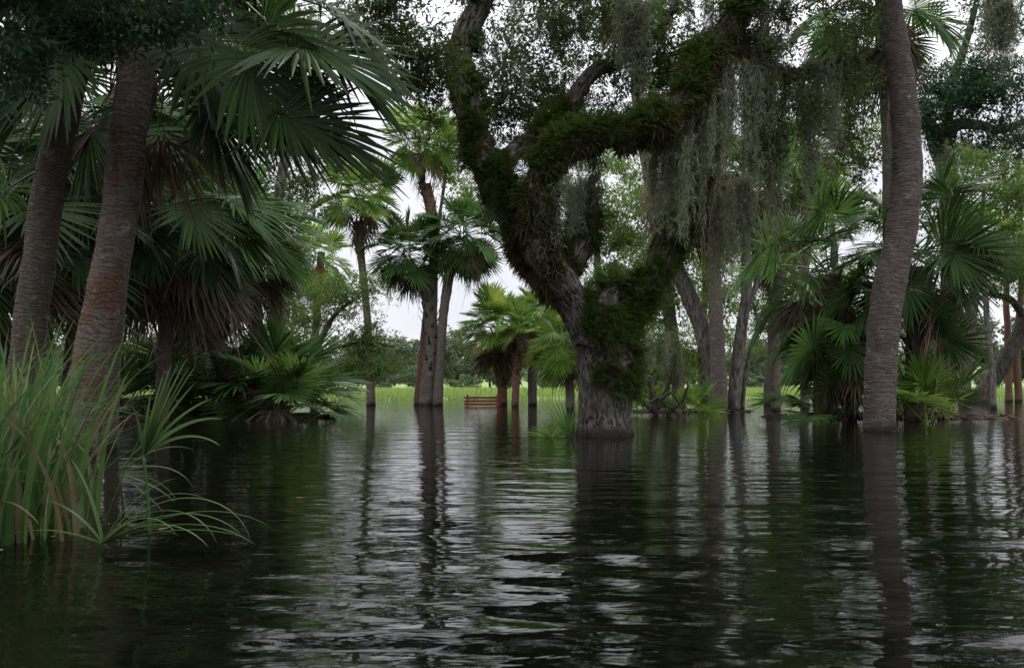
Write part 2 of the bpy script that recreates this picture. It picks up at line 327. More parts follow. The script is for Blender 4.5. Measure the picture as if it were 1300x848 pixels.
tag(mb.build('water', wm), kind='structure')

# ------------------------------------------------------------------ palm fronds
def make_frond(seed, elev, nseg=46, pet=.95, spread=118, dead=False, stiff=1.0, mat=None, name='frond', fine=True):
    r = np.random.default_rng(seed); mb = MB()
    e = R(elev); pos = np.array([0., 0, 0]); pts = [pos.copy()]; Ts = []
    n1, n2 = 9, 6; costa = .30 if not dead else .2
    bend = (R(34) if not dead else R(25))/stiff
    ds = pet/n1
    for k in range(n1):
        e -= bend*.55/n1*(.6+.8*k/n1)*max(.25, math.cos(e)); T = np.array([math.cos(e), 0, math.sin(e)]); pos = pos+T*ds; pts.append(pos.copy())
    hub = pos.copy(); cp = [hub.copy()]; ce = [e]
    for k in range(n2):
        e -= bend*1.1/n2*max(.3, math.cos(e)); T = np.array([math.cos(e), 0, math.sin(e)]); pos = pos+T*costa/n2; cp.append(pos.copy()); ce.append(e)
    cp = np.array(cp); ce = np.array(ce)
    p = np.array(pts); rad = np.linspace(.022, .009, len(p)); rad[0] = .032
    tube(mb, p, rad, 4)
    tube(mb, cp, np.linspace(.009, .003, len(cp)), 3)
    th_all = np.linspace(-spread, spread, nseg); dth = R(2*spread/nseg)
    st = np.array([.02, .22, .42, .58, .76, .90, 1.0]) if fine else np.array([.03, .42, .75, 1.0])
    Zg = np.array([0, 0, -1.])
    for th in th_all:
        t = R(th); s = max(0, 1-abs(th)/spread)**.8
        x = s*n2; k = min(int(x), n2-1); f = x-k; o = cp[k]*(1-f)+cp[k+1]*f; ee = ce[k]*(1-f)+ce[k+1]*f
        T = np.array([math.cos(ee), 0, math.sin(ee)]); Nn = np.array([-math.sin(ee), 0, math.cos(ee)]); B = np.array([0, 1., 0])
        tj = t+r.normal(0, .018)
        if dead: tj *= .45+.2*r.random()
        d = math.cos(tj)*T+math.sin(tj)*B+Nn*(.22*abs(math.sin(t))*(1 if not dead else -1)+r.normal(0, .03 if not dead else .15))
        d /= np.linalg.norm(d)
        L = (.66+.34*math.cos(t*.62))*(1+r.normal(0, .04)) - costa*s*.55
        side = -math.sin(tj)*T+math.cos(tj)*B; side -= d*side.dot(d); side /= np.linalg.norm(side)
        up = np.cross(d, side); up = up if up.dot(Nn) > 0 else -up
        dr = (.10+.16*r.random()**2)*(1.0 if not dead else 3.2)/stiff
        if r.random() < .07: dr *= 2.6
        wv = r.normal(0, .02 if not dead else .08)
        V = []
        kink = r.uniform(.6, .85)
        for q in st:
            rr_ = q*L
            c = o+d*rr_+Zg*dr*max(0, q-.25)**1.7*1.5*L+side*wv*q*q
            if dead: c = c+side*.03*math.sin(q*9+th)+up*.03*math.sin(q*7+th*2)
            hw = min((rr_+.10*s)*math.tan(dth/2)*1.12+.0015, .034 if fine else .06)
            if q > .55: hw = (.55*L+.10*s)*math.tan(dth/2)*1.12*max(0.04, (1-q)/.45)**.7
            if dead: hw *= .8
            fold = hw*(.75 if q < .5 else .9)
            V += [c-side*hw-up*fold*.5, c+up*fold*.5, c+side*hw-up*fold*.5]
        m = len(st); Fq = []
        for k2 in range(m-1):
            a = k2*3; Fq += [[a, a+1, a+4, a+3], [a+1, a+2, a+5, a+4]]
        mb.add(V, Fq)
    me = mb.mesh(name, mat, smooth=False)
    return me, hub
ELEV = [82, 62, 42, 22, 2, -20, -42, -62]
FR = {}
def frond_set(key, mat, n=2, fine=True, nseg=46, pet=.95, stiff=1.0):
    FR[key] = [[make_frond(100*i+s+hash(len(key)) % 7, e, mat=M[mat], fine=fine, nseg=nseg, pet=pet, stiff=stiff*(1.25 if e > 50 else 1.0)) for s in range(n)] for i, e in enumerate(ELEV)]
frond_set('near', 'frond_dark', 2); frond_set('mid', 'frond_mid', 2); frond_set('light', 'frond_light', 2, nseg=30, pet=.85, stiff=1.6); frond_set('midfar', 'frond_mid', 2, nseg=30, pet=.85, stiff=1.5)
FR['yellow'] = [[make_frond(900+i, e, mat=M['frond_yellow'])] for i, e in enumerate(ELEV)]
DEAD = [make_frond(500+i, e, dead=True, spread=110, mat=M['frond_dead'], name='dead_frond', nseg=40, pet=.7) for i, e in enumerate([-35, -55, -70, -80, -20, -65])]

def add_frond(root, key, elev, az, sc, at=None, hub=None, tilt=0.0, name='frond', roll=0.0):
    """at/hub in world coordinates; az measured from +X toward +Y"""
    if key == 'dead': me, h = DEAD[random.randrange(len(DEAD))] if elev is None else min(DEAD, key=lambda q: 0)
    else:
        i = int(np.argmin([abs(e-elev) for e in ELEV])); me, h = random.choice(FR[key][i])
    o = link(name, me, root)
    rot = Euler((0, 0, az)).to_matrix() @ Euler((roll, tilt, 0)).to_matrix()
    o.rotation_euler = rot.to_euler(); o.scale = (sc,)*3
    rl = Vector(root.location)
    if hub is not None: p = Vector(hub)-rot @ (Vector(h)*sc)
    else: p = Vector(at)
    o.location = p-rl
    return o
def crown(root, c, key, n, sc, dead=6, seed=0, emin=-45, rfac=.12, yellow=0, deadsc=.9):
    r = np.random.default_rng(seed); c = np.asarray(c, float)
    for i in range(n):
        f = (i+.5)/n; e = 85-(85-emin)*f**.85; az = i*2.39996+r.normal(0, .25)
        k = 'yellow' if i >= n-yellow else key
        off = np.array([math.cos(az)*rfac*sc, math.sin(az)*rfac*sc, .25*sc*(1-f)*1.0-.12*sc])
        random.seed(seed*100+i)
        add_frond(root, k, e+r.normal(0, 6), az, sc*r.uniform(.86, 1.1), at=c+off, tilt=r.normal(0, .08), roll=r.normal(0, .28))
    for i in range(dead):
        az = i*2.39996+r.normal(0, .5); random.seed(seed*77+i)
        off = np.array([math.cos(az)*.12*sc, math.sin(az)*.12*sc, -.2*sc-r.random()*.35*sc])
        add_frond(root, 'dead', None, az, sc*deadsc*r.uniform(.7, 1.1), at=c+off, tilt=r.normal(0, .15), roll=r.normal(0, .3), name='dead_frond')

def boots(mb, p, r, s0, s1, n, size, seed):
    rg = np.random.default_rng(seed); T, A, B = frames(p); d = np.linspace(0, 1, len(p))
    for i in range(n):
        f = s0+(s1-s0)*(i+.5)/n; k = min(int(f*(len(p)-1)), len(p)-2); th = i*2.39996+rg.normal(0, .15)
        out_ = A[k]*math.cos(th)+B[k]*math.sin(th); sidev = np.cross(T[k], out_)
        b = p[k]+out_*r[k]*.85; L = size*rg.uniform(.7, 1.3)
        q = np.array([b, b+out_*L*.3+T[k]*L*.35, b+out_*L*.62+T[k]*L*.95, b+out_*L*.75+T[k]*L*1.25+sidev*rg.normal(0, .1)*L])
        wd = np.array([.26, .17, .09, .05])*size*1.1
        V = []
        for a in range(4): V += [q[a]-sidev*wd[a], q[a]+out_*.3*wd[a], q[a]+sidev*wd[a], q[a]-out_*.3*wd[a]]
        Fq = []
        for a in range(3):
            for b_ in range(4): Fq.append([a*4+b_, a*4+(b_+1) % 4, a*4+4+(b_+1) % 4, a*4+4+b_])
        Fq.append([12, 13, 14, 15]); mb.add(V, Fq)

def palm(label, D, trunk, mat, crownpx=None, key='mid', n=26, sc=1.0, dead=8, seed=1, boot=None, emin=-45, name='sabal_palm', group=None, yellow=0, step=.03, sides=20, cat='palm tree', deadsc=.9, base_d=None):
    """trunk: list of (px, py, width_px[, dD])"""
    path = np.array([P(t[0], t[1], D+(t[3] if len(t) > 3 else 0)) for t in trunk]); rad = np.array([PX(t[2], D)/2*(.84 if D < 14 else .93) for t in trunk])
    b = path[0].copy(); b2 = b.copy(); b2[2] = -.5; path = np.concatenate([[b2], path]); rad = np.concatenate([[rad[0]*1.1], rad])
    root = empty(name, (b[0], b[1], 0), label, cat, group)
    loc = np.array(root.location)
    p, r, v = resample(path, rad, step)
    mb = MB(); sd_ = seed*13.7
    ph = np.random.default_rng(seed).uniform(0, 6, 6)
    def rf(rr, th, v_):
        ring = (v_*13+.25*np.sin(th*2+ph[0])+.3*np.sin(v_*3+ph[1])) % 1
        nn = vnoise(np.stack([np.cos(th)*2.5+0*v_, np.sin(th)*2.5+0*v_, v_*5+sd_+0*th], -1))
        n2 = vnoise(np.stack([np.cos(th)*6+0*v_, np.sin(th)*6+0*v_, v_*22+sd_+0*th], -1), 2)
        return rr*(1+.045*(1-ring)*(nn+.3)+.11*(nn-.5)+.07*(n2-.5))
    tube(mb, p-loc, r, sides, rf)
    mb.build('trunk', mat, root)
    if boot:
        mb = MB(); boots(mb, p-loc, r, boot[0], boot[1], boot[2], boot[3], seed); mb.build('leaf_bases', M['boots'], root)
    if n:
        c = p[-1] if crownpx is None else P(crownpx[0], crownpx[1], D+(crownpx[2] if len(crownpx) > 2 else 0))
        crown(root, c, key, n, sc, dead, seed, emin, yellow=yellow, deadsc=deadsc)
    return root

# ------------------------------------------------------------------ moss and ferns
def moss_mesh(seed, strands=46, w0=.10):
    r = np.random.default_rng(seed); mb = MB()
    for s in range(strands):
        z0 = -.55*r.random()**2.2; L = (1+z0)*(.12+.88*r.random()**1.3); n = 20
        a = r.normal(0, w0, 2)*np.array([1, .6])*(1+z0*.6); t = np.linspace(0, 1, n)
        walk = np.cumsum(r.normal(0, .013, (n, 2)), axis=0); fr_ = r.uniform(14, 34, 2); ph = r.uniform(0, 6, 2); am = r.uniform(.006, .020, 2)
        x = a[0]*(1-.5*t)+walk[:, 0]+am[0]*np.sin(fr_[0]*t+ph[0]); y = a[1]*(1-.5*t)+walk[:, 1]+am[1]*np.sin(fr_[1]*t+ph[1])
        z = z0-t*L; p = np.stack([x, y, z], -1)
        wd = (.0060*(1-t*.75)*r.uniform(.6, 1.5))[:, None]; an = r.uniform(0, 3.14)+t*9
        sd = np.stack([np.cos(an), np.sin(an), 0*t], -1)*wd
        V = np.stack([p-sd, p+sd], 1).reshape(-1, 3); i = np.arange(n-1)*2
        mb.add(V, np.stack([i, i+1, i+3, i+2], -1))
        m = 34
        k = r.integers(0, n, m); st = p[k]; dr = r.normal(0, 1, (m, 3)); dr[:, 2] = dr[:, 2]*.5-.25; dr /= np.linalg.norm(dr, axis=1)[:, None]
        ln = r.uniform(.02, .07, m)[:, None]; mid = st+dr*ln*.7+r.normal(0, .008, (m, 3)); en = mid+(np.array([0, 0, -1])+r.normal(0, .5, (m, 3)))*ln*.6
        w_ = np.cross(dr, r.normal(0, 1, (m, 3))); w_ = w_/np.linalg.norm(w_, axis=1)[:, None]*.0034
        V = np.stack([st-w_, st+w_, mid+w_, mid-w_, en], 1).reshape(-1, 3); b = np.arange(m)*5
        mb.add(V, np.concatenate([np.stack([b, b+1, b+2, b+3], -1), np.stack([b+3, b+2, b+4, b+4], -1)]))
    return mb.mesh('moss_clump', M['moss'])
MOSS = [moss_mesh(i, [20, 30, 14, 38][i % 4], [.035, .06, .028, .085][i % 4]) for i in range(8)]
def moss(root, px, y0, y1, D, wide=1.0, seed=None):
    p = P(px, y0, D); L = PX(y1-y0, D)
    if seed is not None: random.seed(seed)
    k = random.randrange(8); o = link('moss_clump', MOSS[k], root); o.location = Vector(p)-root.location
    o.rotation_euler = (random.uniform(-.04, .04), random.uniform(-.04, .04), random.uniform(0, 6.28)); s = wide*random.uniform(.8, 1.3)*min(1.3, .55+.5*L)
    o.scale = (s, s, L); return o

def instance(mb, tmpl, pos, rot, sc):
    """tmpl (V,F); pos (n,3); rot (n,3,3); sc (n,)"""
    V, Fq = tmpl; n = len(pos); m = len(V)
    VV = np.einsum('nij,mj->nmi', rot, V)*sc[:, None, None]+pos[:, None]
    mb.add(VV.reshape(-1, 3), (Fq[None]+np.arange(n)[:, None, None]*m).reshape(-1, 4))
def rand_rot(n, r):
    q = r.normal(0, 1, (n, 4)); q /= np.linalg.norm(q, axis=1)[:, None]; a, b, c, d = q.T
    return np.stack([np.stack([1-2*(c*c+d*d), 2*(b*c-a*d), 2*(b*d+a*c)], -1), np.stack([2*(b*c+a*d), 1-2*(b*b+d*d), 2*(c*d-a*b)], -1), np.stack([2*(b*d-a*c), 2*(c*d+a*b), 1-2*(b*b+c*c)], -1)], 1)
def rot_from(X, Zh):
    X = X/np.linalg.norm(X, axis=1)[:, None]; Y = np.cross(Zh, X); Y /= np.linalg.norm(Y, axis=1)[:, None]+1e-9; Z = np.cross(X, Y)
    return np.stack([X, Y, Z], -1)
def fern_tmpl():
    V = []; Fq = []; n = 9
    for i in range(n):
        t = (i+.6)/n; x = t; z = .28*t-.55*t*t; w_ = .20*math.sin(math.pi*(t*.85+.12)); 
        for s in (-1, 1):
            b = len(V); V += [[x-.035, 0, z], [x+.035, 0, z], [x+.05, s*w_, z-.05], [x+.01, s*w_*.95, z-.05]]; Fq.append([b, b+1, b+2, b+3])
    return np.array(V), np.array(Fq)
FERN = fern_tmpl()
def fuzz_tmpl(seed):
    r = np.random.default_rng(seed); V = []; Fq = []
    for i in range(9):
        d = r.normal(0, .5, 3); d[0] = abs(d[0])+.4; d /= np.linalg.norm(d); w_ = np.cross(d, r.normal(0, 1, 3)); w_ = w_/np.linalg.norm(w_)*.05
        o = r.normal(0, .12, 3); L = r.uniform(.5, 1.1); b = len(V)
        V += [o-w_, o+w_, o+d*L*.6+w_*.7, o+d*L*.6-w_*.7, o+d*L+r.normal(0, .1, 3)]; Fq += [[b, b+1, b+2, b+3], [b+3, b+2, b+4, b+4]]
    return np.array(V), np.array(Fq)

# leaf sprays
def spray_tmpl(seed, n=60, rad=1.0, leaf=.2, flat=.55, ratio=.42):
    r = np.random.default_rng(seed); V = []; Fq = []
    ns = 7
    for s in range(ns):
        d = r.normal(0, 1, 3)*np.array([1, 1, flat]); d /= np.linalg.norm(d)
        for k in range(n//ns):
            t = (k+1)/(n//ns)*rad*r.uniform(.75, 1.1); o = d*t+r.normal(0, .07, 3)*rad
            x = d+r.normal(0, .75, 3); x[2] -= .15; x /= np.linalg.norm(x); z = np.array([0, 0, 1.])+r.normal(0, .55, 3); y = np.cross(z, x); y /= np.linalg.norm(y); z = np.cross(x, y)
            L = leaf*r.uniform(.7, 1.2); W = L*ratio; f = W*.25; b = len(V)
            V += [o, o+x*L*.35+y*W*.5+z*f, o+x*L*.75+y*W*.4+z*f, o+x*L, o+x*L*.75-y*W*.4+z*f, o+x*L*.35-y*W*.5+z*f]
            Fq += [[b, b+1, b+2, b+3], [b, b+3, b+4, b+5]]
    return np.array(V), np.array(Fq)

def grow(nodes, nrad, targets, r, mb, thin=.006, sides=5, jit=.12, kr=.018):
    """connects every target to the nearest growing branch node with a curved tapering twig"""
    nodes = [np.array(q) for q in nodes]; nr = list(nrad)
    T = np.array(targets); A = np.array(nodes)
    d0 = np.min(np.linalg.norm(T[:, None]-A[None], axis=2), axis=1)
    ends = []
    arr = np.zeros((len(nodes)+len(T)*4, 3)); arr[:len(nodes)] = A; cnt = len(nodes)
    for k in np.argsort(d0):
        t = T[k]; dd = np.linalg.norm(arr[:cnt]-t, axis=1); j = int(np.argmin(dd)); a = arr[j]; L = dd[j]
        if L < 1e-3: ends.append((t, np.array([0, 0, 1.]))); continue
        u = t-a; off = r.normal(0, jit, 3)*L; off[2] += .1*L
        pts = np.array([a, a+u*.33+off, a+u*.66+off*.8+r.normal(0, jit*.4, 3)*L, t])
        rb = min(nr[j]*.75, thin+kr*L+.002)
        p, rr, _ = resample(pts, [rb, rb*.8, rb*.55+.001, thin*.4], max(L/6, .06)); tube(mb, p, rr, sides, cap=False)
        for q, rv in ((pts[1], rb*.85), (pts[2], rb*.65), (pts[3], thin)):
            arr[cnt] = q; cnt += 1; nr.append(rv)
    return arr[:cnt]

def blobs(specs, r):
    """specs: (px, py, D, rx_px, ry_px, rD, count) -> points spread through the volume, leaving holes"""
    out_ = []
    for (px, py, D, rx, ry, rd, n) in specs:
        u = r.normal(0, 1, (n*5, 3)); u = u/np.linalg.norm(u, axis=1)[:, None]*(r.random(n*5)**.4)[:, None]
        p = np.array([P(px+q[0]*rx, py+q[1]*ry, D) for q in u]); p[:, 1] += u[:, 2]*rd
        v = vnoise(p*1.1, 5)+.25*r.random(len(p)); out_ += list(p[np.argsort(-v)[:int(n*2.2)]][r.permutation(int(n*2.2))[:n]])
    return np.array(out_)

def leafy(root, pts, mat, rad, leaf, n, r, name='foliage', flat=.55, ratio=.42):
    mb = MB(); loc = np.array(root.location)
    tm = [spray_tmpl(s+3, n, 1.0, leaf/rad, flat, ratio) for s in range(5)]
    idx = r.integers(0, 5, len(pts))
    for s in range(5):
        q = pts[idx == s]
        if not len(q): continue
        a = r.uniform(0, 6.28, len(q)); rt = np.zeros((len(q), 3, 3)); tl = r.normal(0, .25, len(q))
        ca, sa = np.cos(a), np.sin(a)
        rt[:, 0, 0] = ca; rt[:, 0, 1] = -sa; rt[:, 1, 0] = sa; rt[:, 1, 1] = ca; rt[:, 2, 2] = 1; rt[:, 2, 0] = tl*.5; rt[:, 0, 2] = -tl*.5
        instance(mb, tm[s], q-loc, rt, rad*r.uniform(.7, 1.25, len(q)))
    return mb.build(name, mat, root, smooth=False)

def tree(label, name, cat, base, D, trunks, specs, leafmat, barkmat, rad, leaf, nleaf, seed, group=None, thin=.006, kr=.02, mosses=None, sides=10, rootpos=None, flat=.55, jit=.12):
    """trunks: list of polylines [(px,py,w_px[,dD]),...]; first one starts at the ground"""
    r = np.random.default_rng(seed); b = P(base[0], base[1], D); 
    root = empty(name, (b[0], b[1], 0), label, cat, group); loc = np.array(root.location)
    mb = MB(); nodes = []; nr = []
    for ti, tr in enumerate(trunks):
        path = np.array([P(t[0], t[1], D+(t[3] if len(t) > 3 else 0)) for t in tr]); rd = np.array([PX(t[2], D)/2 for t in tr])
        if ti == 0: q = path[0].copy(); q[2] = -.5; path = np.concatenate([[q], path]); rd = np.concatenate([[rd[0]*1.15], rd])
        p, rr, v = resample(path, rd, .10)
        p = p+np.stack([vnoise(np.stack([v*1.3, v*0+k, v*0+seed], -1), 3)-.5 for k in range(3)], -1)*rr[:, None]*.5
        tube(mb, p-loc, rr, sides, lambda q, th, v_: q*(1+.16*(vnoise(np.stack([np.cos(th)*2.5+0*v_, np.sin(th)*2.5+0*v_, v_*2+0*th+seed], -1))-.5)))
        nodes += list(p[2:]); nr += list(rr[2:])
    mb.build('trunk', barkmat, root)
    pts = blobs(specs, r); mb = MB()
    grow([q-loc for q in nodes], nr, pts-loc, r, mb, thin, 5 if D < 20 else 4, jit, kr); mb.build('branches', M['twig'], root)
    leafy(root, pts, leafmat, rad, leaf, nleaf, r, flat=flat)
    return root, nodes

# ================================================================== the big mossy oak
D0 = 12.4
OAK = {
 'stem':  [(768, 620, 92), (768, 560, 78), (767, 530, 70), (767, 490, 68), (768, 455, 72), (766, 428, 62, -.05), (768, 395, 34, .05), (772, 370, 14, .1)],
 'left':  [(752, 455, 48), (738, 415, 51), (712, 365, 51), (682, 318, 50), (652, 278, 48), (626, 232, 44), (606, 180, 40), (594, 130, 39), (586, 85, 37), (592, 45, 35), (612, 5, 31), (628, -45, 28), (632, -110, 22)],
 'mid':   [(716, 372, 45, -.2), (694, 335, 43, -.35), (682, 290, 38, -.45), (680, 245, 35, -.5), (692, 205, 32, -.5), (718, 182, 31, -.5), (760, 172, 32, -.45), (805, 168, 32, -.4), (845, 152, 35, -.3), (878, 110, 35, -.2), (902, 70, 35, -.1), (925, 35, 32), (950, -5, 31), (985, -60, 25, .3), (1010, -120, 17, .6)],
 'right': [(778, 440, 48, .1), (806, 392, 46, .25), (836, 340, 42, .4), (862, 285, 39, .5), (878, 235, 35, .5), (888, 185, 31, .4), (892, 140, 29, .2), (900, 90, 28, .05)],
 'hump':  [(748, 445, 50, -.1), (762, 405, 44, -.1), (772, 378, 30, 0), (778, 360, 14, .1), (781, 348, 6, .2)],
 'burl':  [(712, 350, 40, 0), (732, 312, 38, .1), (745, 275, 30, .2), (748, 240, 14, .3)],
 'rear':  [(628, 215, 30, .1), (652, 190, 26, .3), (690, 168, 24, .5), (718, 142, 24, .7), (735, 112, 24, .9), (756, 92, 22, 1.0), (785, 80, 20, 1.1), (815, 60, 16, 1.2), (850, 20, 13, 1.4), (870, -40, 10, 1.6)],
 'bough': [(928, 55, 24, .1), (960, 72, 20, .3), (1000, 96, 18, .5), (1040, 88, 14, .8), (1085, 78, 10, 1.1), (1120, 60, 7, 1.3)],
 'over':  [(612, 5, 20), (580, -30, 16, -.6), (535, -60, 12, -1.4), (480, -70, 8, -2.2)],
 'shade_crown_a': [(632, -100, 24), (650, -200, 20, -.8), (640, -300, 14, -1.8), (600, -380, 9, -2.6)],  # this limb and the next are unseen, added to carry shading foliage
 'shade_crown_b': [(985, -60, 22, .3), (960, -160, 18, -.8), (900, -260, 13, -2), (850, -340, 8, -3.2)],
}
oakb = P(768, 552, D0)
oak = empty('live_oak', (oakb[0], oakb[1], 0), 'huge dark forked oak in the water, bent limbs covered with ferns and moss', 'oak tree')
oloc = np.array(oak.location)
mb = MB(); skel = []; skr = []; sarc = []; seg_id = []; limb_pts = {}
for li, (nm, tr) in enumerate(OAK.items()):
    path = np.array([P(t[0], t[1], D0+(t[3] if len(t) > 3 else 0)) for t in tr]); rd = np.array([PX(t[2], D0)/2*(1 if nm == 'stem' else .88) for t in tr])
    p, rr, v = resample(path, rd, .06)
    wob = np.stack([vnoise(np.stack([v*1.6, v*0+k*3, v*0+li*7], -1), 3)-.5 for k in range(3)], -1)*rr[:, None]*.5
    if nm == 'stem': wob *= .3
    p = p+wob
    tube(mb, p-oloc, rr, 18); skel.append(p-oloc); skr.append(rr); sarc.append(v+li*11.3); limb_pts[nm] = (p, rr)
tmp = mb.build('tmp_oak', M['oak_bark'])
md = tmp.modifiers.new('r', 'REMESH'); md.mode = 'VOXEL'; md.voxel_size = .021
sm = tmp.modifiers.new('s', 'SMOOTH'); sm.factor = .5; sm.iterations = 8
dg = bpy.context.evaluated_depsgraph_get(); me = bpy.data.meshes.new_from_object(tmp.evaluated_get(dg)); bpy.data.objects.remove(tmp)
nv = len(me.vertices); V = np.zeros(nv*3); me.vertices.foreach_get('co', V); V = V.reshape(-1, 3)
Nv = np.zeros(nv*3); me.vertices.foreach_get('normal', Nv); Nv = Nv.reshape(-1, 3)
S = np.concatenate(skel); SR = np.concatenate(skr); SA = np.concatenate(sarc)
FRM = [frames(q) for q in skel]; TT = np.concatenate([f[0] for f in FRM]); AA = np.concatenate([f[1] for f in FRM]); BB = np.concatenate([f[2] for f in FRM])
near = np.zeros(nv, int)
for a in range(0, nv, 4000):
    q = V[a:a+4000]; d = np.linalg.norm(q[:, None]-S[None], axis=2)-SR[None]; near[a:a+4000] = np.argmin(d, axis=1)
rel = V-S[near]; u1 = np.einsum('ij,ij->i', rel, AA[near]); u2 = np.einsum('ij,ij->i', rel, BB[near]); ul = np.einsum('ij,ij->i', rel, TT[near])+SA[near]
bc = np.stack([u1, u2, ul], -1)
h = vnoise(bc*np.array([26, 26, 5.5])); h = 1-np.abs(2*h-1)**.7; h2 = vnoise(bc*np.array([5, 5, 2.]), 4)
rad_ = SR[near]
V = V+Nv*((h-.5)*.030+(h2-.5)*.16*rad_)[:, None]
me.vertices.foreach_set('co', V.astype(np.float32).ravel())
at = me.attributes.new('barkco', 'FLOAT_VECTOR', 'POINT'); at.data.foreach_set('vector', bc.astype(np.float32).ravel())
me.polygons.foreach_set('use_smooth', np.ones(len(me.polygons), bool)); me.materials.clear(); me.materials.append(M['oak_bark']); me.update()
link('trunk', me, oak)
OV = V; ON = Nv
ro = np.random.default_rng(11)
# ferns and shaggy growth, rooted on the real limb surface
px_ = 650+(OV[:, 0]+oloc[0])/(OV[:, 1]+oloc[1])*F; py_ = HZ-((OV[:, 2]+oloc[2])-CH)/(OV[:, 1]+oloc[1])*F
def in_poly(cx, cy, rx, ry): return ((px_-cx)/rx)**2+((py_-cy)/ry)**2 < 1
fernmask = (in_poly(800, 400, 75, 105) & (px_ > 742)) | in_poly(745, 290, 34, 60) | in_poly(850, 300, 50, 90) | in_poly(770, 165, 110, 38) | in_poly(730, 255, 40, 70) | in_poly(700, 190, 40, 30) | in_poly(880, 130, 40, 70) | in_poly(930, 40, 50, 60) | in_poly(600, 130, 14, 90) | in_poly(640, 235, 30, 40)
upw = ON[:, 2] > -.35
nmask = (vnoise((OV)*2.6, 8)+.35*vnoise(OV*9, 18) > .60) | in_poly(790, 165, 90, 40)
def scatter(mask, n, tmpl, s0, s1, up, mat, name, droop=0):
    idx = np.where(mask)[0]; idx = ro.choice(idx, min(n, len(idx)*3)); q = OV[idx]; nn = ON[idx]
    X = nn+ro.normal(0, .55, (len(q), 3)); X[:, 2] += up
    Zh = np.array([0, 0, 1.])+ro.normal(0, .3, (len(q), 3))
    mb = MB(); instance(mb, tmpl, q, rot_from(X, Zh), ro.uniform(s0, s1, len(q))); return mb.build(name, mat, oak, smooth=False)
scatter(fernmask & upw & nmask & (py_ < 520), 11000, FERN, .09, .27, .1, M['fern'], 'fern_growth')
allm = (py_ < 330) | (fernmask)
scatter(allm & ((vnoise(OV*3.1, 12) > .46) | in_poly(770, 170, 120, 45) | in_poly(905, 80, 60, 110)), 13000, fuzz_tmpl(1), .03, .13, -1.2, M['fuzz'], 'shaggy_growth')
und = (ON[:, 2] < .1) & (in_poly(690, 280, 45, 110) | in_poly(790, 185, 110, 40) | in_poly(880, 120, 60, 90) | in_poly(870, 250, 40, 110))
scatter(und & (vnoise(OV*4.1, 14) > .44), 6000, fuzz_tmpl(2), .06, .30, -2.6, M['fuzz'], 'hanging_rootlets')

# crown leaves, with unseen masses added overhead for shade
specs = [(650, 60, 13.2, 80, 90, 1.2, 80), (735, 60, 14, 100, 80, 1.5, 120), (700, 130, 13.8, 80, 45, 1.0, 50), (835, 60, 13.6, 70, 70, 1.2, 60),
         (640, 175, 13.4, 30, 40, .6, 8), (535, 45, 11.2, 55, 70, 1.0, 42), (520, 125, 11.4, 30, 45, .8, 14), (500, 10, 10.8, 50, 50, 1.0, 24),
         (1020, 60, 13.4, 90, 60, 1.2, 60), (985, 165, 13.2, 60, 60, 1, 26), (1080, 150, 13.8, 45, 70, 1, 34), (940, 20, 13, 60, 50, 1, 26), (1080, 230, 13.6, 30, 35, .8, 8),
         (620, -120, 12.5, 150, 90, 2, 60), (850, -140, 12.5, 200, 120, 2, 90), (1080, -110, 12.5, 140, 100, 2, 50), (700, -330, 11.5, 200, 110, 2, 40), (930, -330, 11, 180, 110, 2, 30)]  # masses above the frame, added to darken the water and trunks below
pts = blobs(specs, ro); mb = MB()
nodes = []; nrd = []
for nm in OAK:
    if nm == 'stem': continue
    p, rr = limb_pts[nm]; k = len(p)//3 if nm not in ('bough', 'over', 'shade_crown_a', 'shade_crown_b', 'rear') else 2
    if nm in ('hump', 'burl'): continue
    nodes += list(p[k::2]-oloc); nrd += list(rr[k::2])
bare = blobs([(720, 90, 13.4, 130, 90, 1.2, 190), (1010, 150, 13.2, 90, 110, 1, 110), (860, 60, 13.2, 60, 60, 1, 40), (530, 70, 11.3, 60, 80, .8, 30), (760, 210, 13.6, 40, 30, .6, 14)], ro)
gnodes = grow(nodes, nrd, np.concatenate([pts, bare])-oloc, ro, mb, .008, 5, .19, .022); mb.build('branches', M['twig'], oak)
leafy(oak, pts, M['oak_leaf'], .36, .068, 80, ro)
# tufts of growth on the branches
gi = ro.choice(len(gnodes), 1500); mb = MB()
for s in range(2):
    q = gnodes[gi[s::2]]; instance(mb, fuzz_tmpl(20+s), q, rand_rot(len(q), ro), ro.uniform(.05, .16, len(q)))
mb.build('twig_tufts', M['fuzz'], oak, smooth=False)
# spanish moss, hung at the places where the photograph has it
random.seed(5); rm = np.random.default_rng(5)
def curtain(root, x0, x1, y0, y1, l0, l1, n, D, wide=1.0):
    for i in range(n):
        x = x0+(x1-x0)*(i+rm.random())/n; f = (x-x0)/(x1-x0+1e-6); y = y0+(y1-y0)*f+rm.normal(0, 8)
        moss(root, x, y, y+rm.uniform(l0, l1), D+rm.normal(0, .15), wide)
curtain(oak, 788, 818, -10, -10, 90, 140, 5, 12.2, 1.1)
curtain(oak, 680, 745, 240, 225, 50, 120, 8, 11.75, .8)
curtain(oak, 735, 760, 200, 190, 70, 120, 3, 12.3, .7)
curtain(oak, 828, 862, 185, 175, 60, 150, 8, 12.4, .8)
curtain(oak, 862, 905, 170, 110, 60, 200, 11, 12.3, .8)
curtain(oak, 905, 985, 60, 60, 70, 250, 16, 12.6, .85)
curtain(oak, 950, 1000, 100, 110, 140, 260, 7, 12.9, .9)
curtain(oak, 1000, 1060, 90, 80, 60, 190, 7, 13.0, .8)
curtain(oak, 870, 1000, -10, -10, 50, 120, 9, 12.7, 1.0)
curtain(oak, 640, 780, 0, 0, 40, 90, 7, 13.2, .8)
curtain(oak, 600, 680, 20, 100, 20, 60, 4, 12.6, .6)
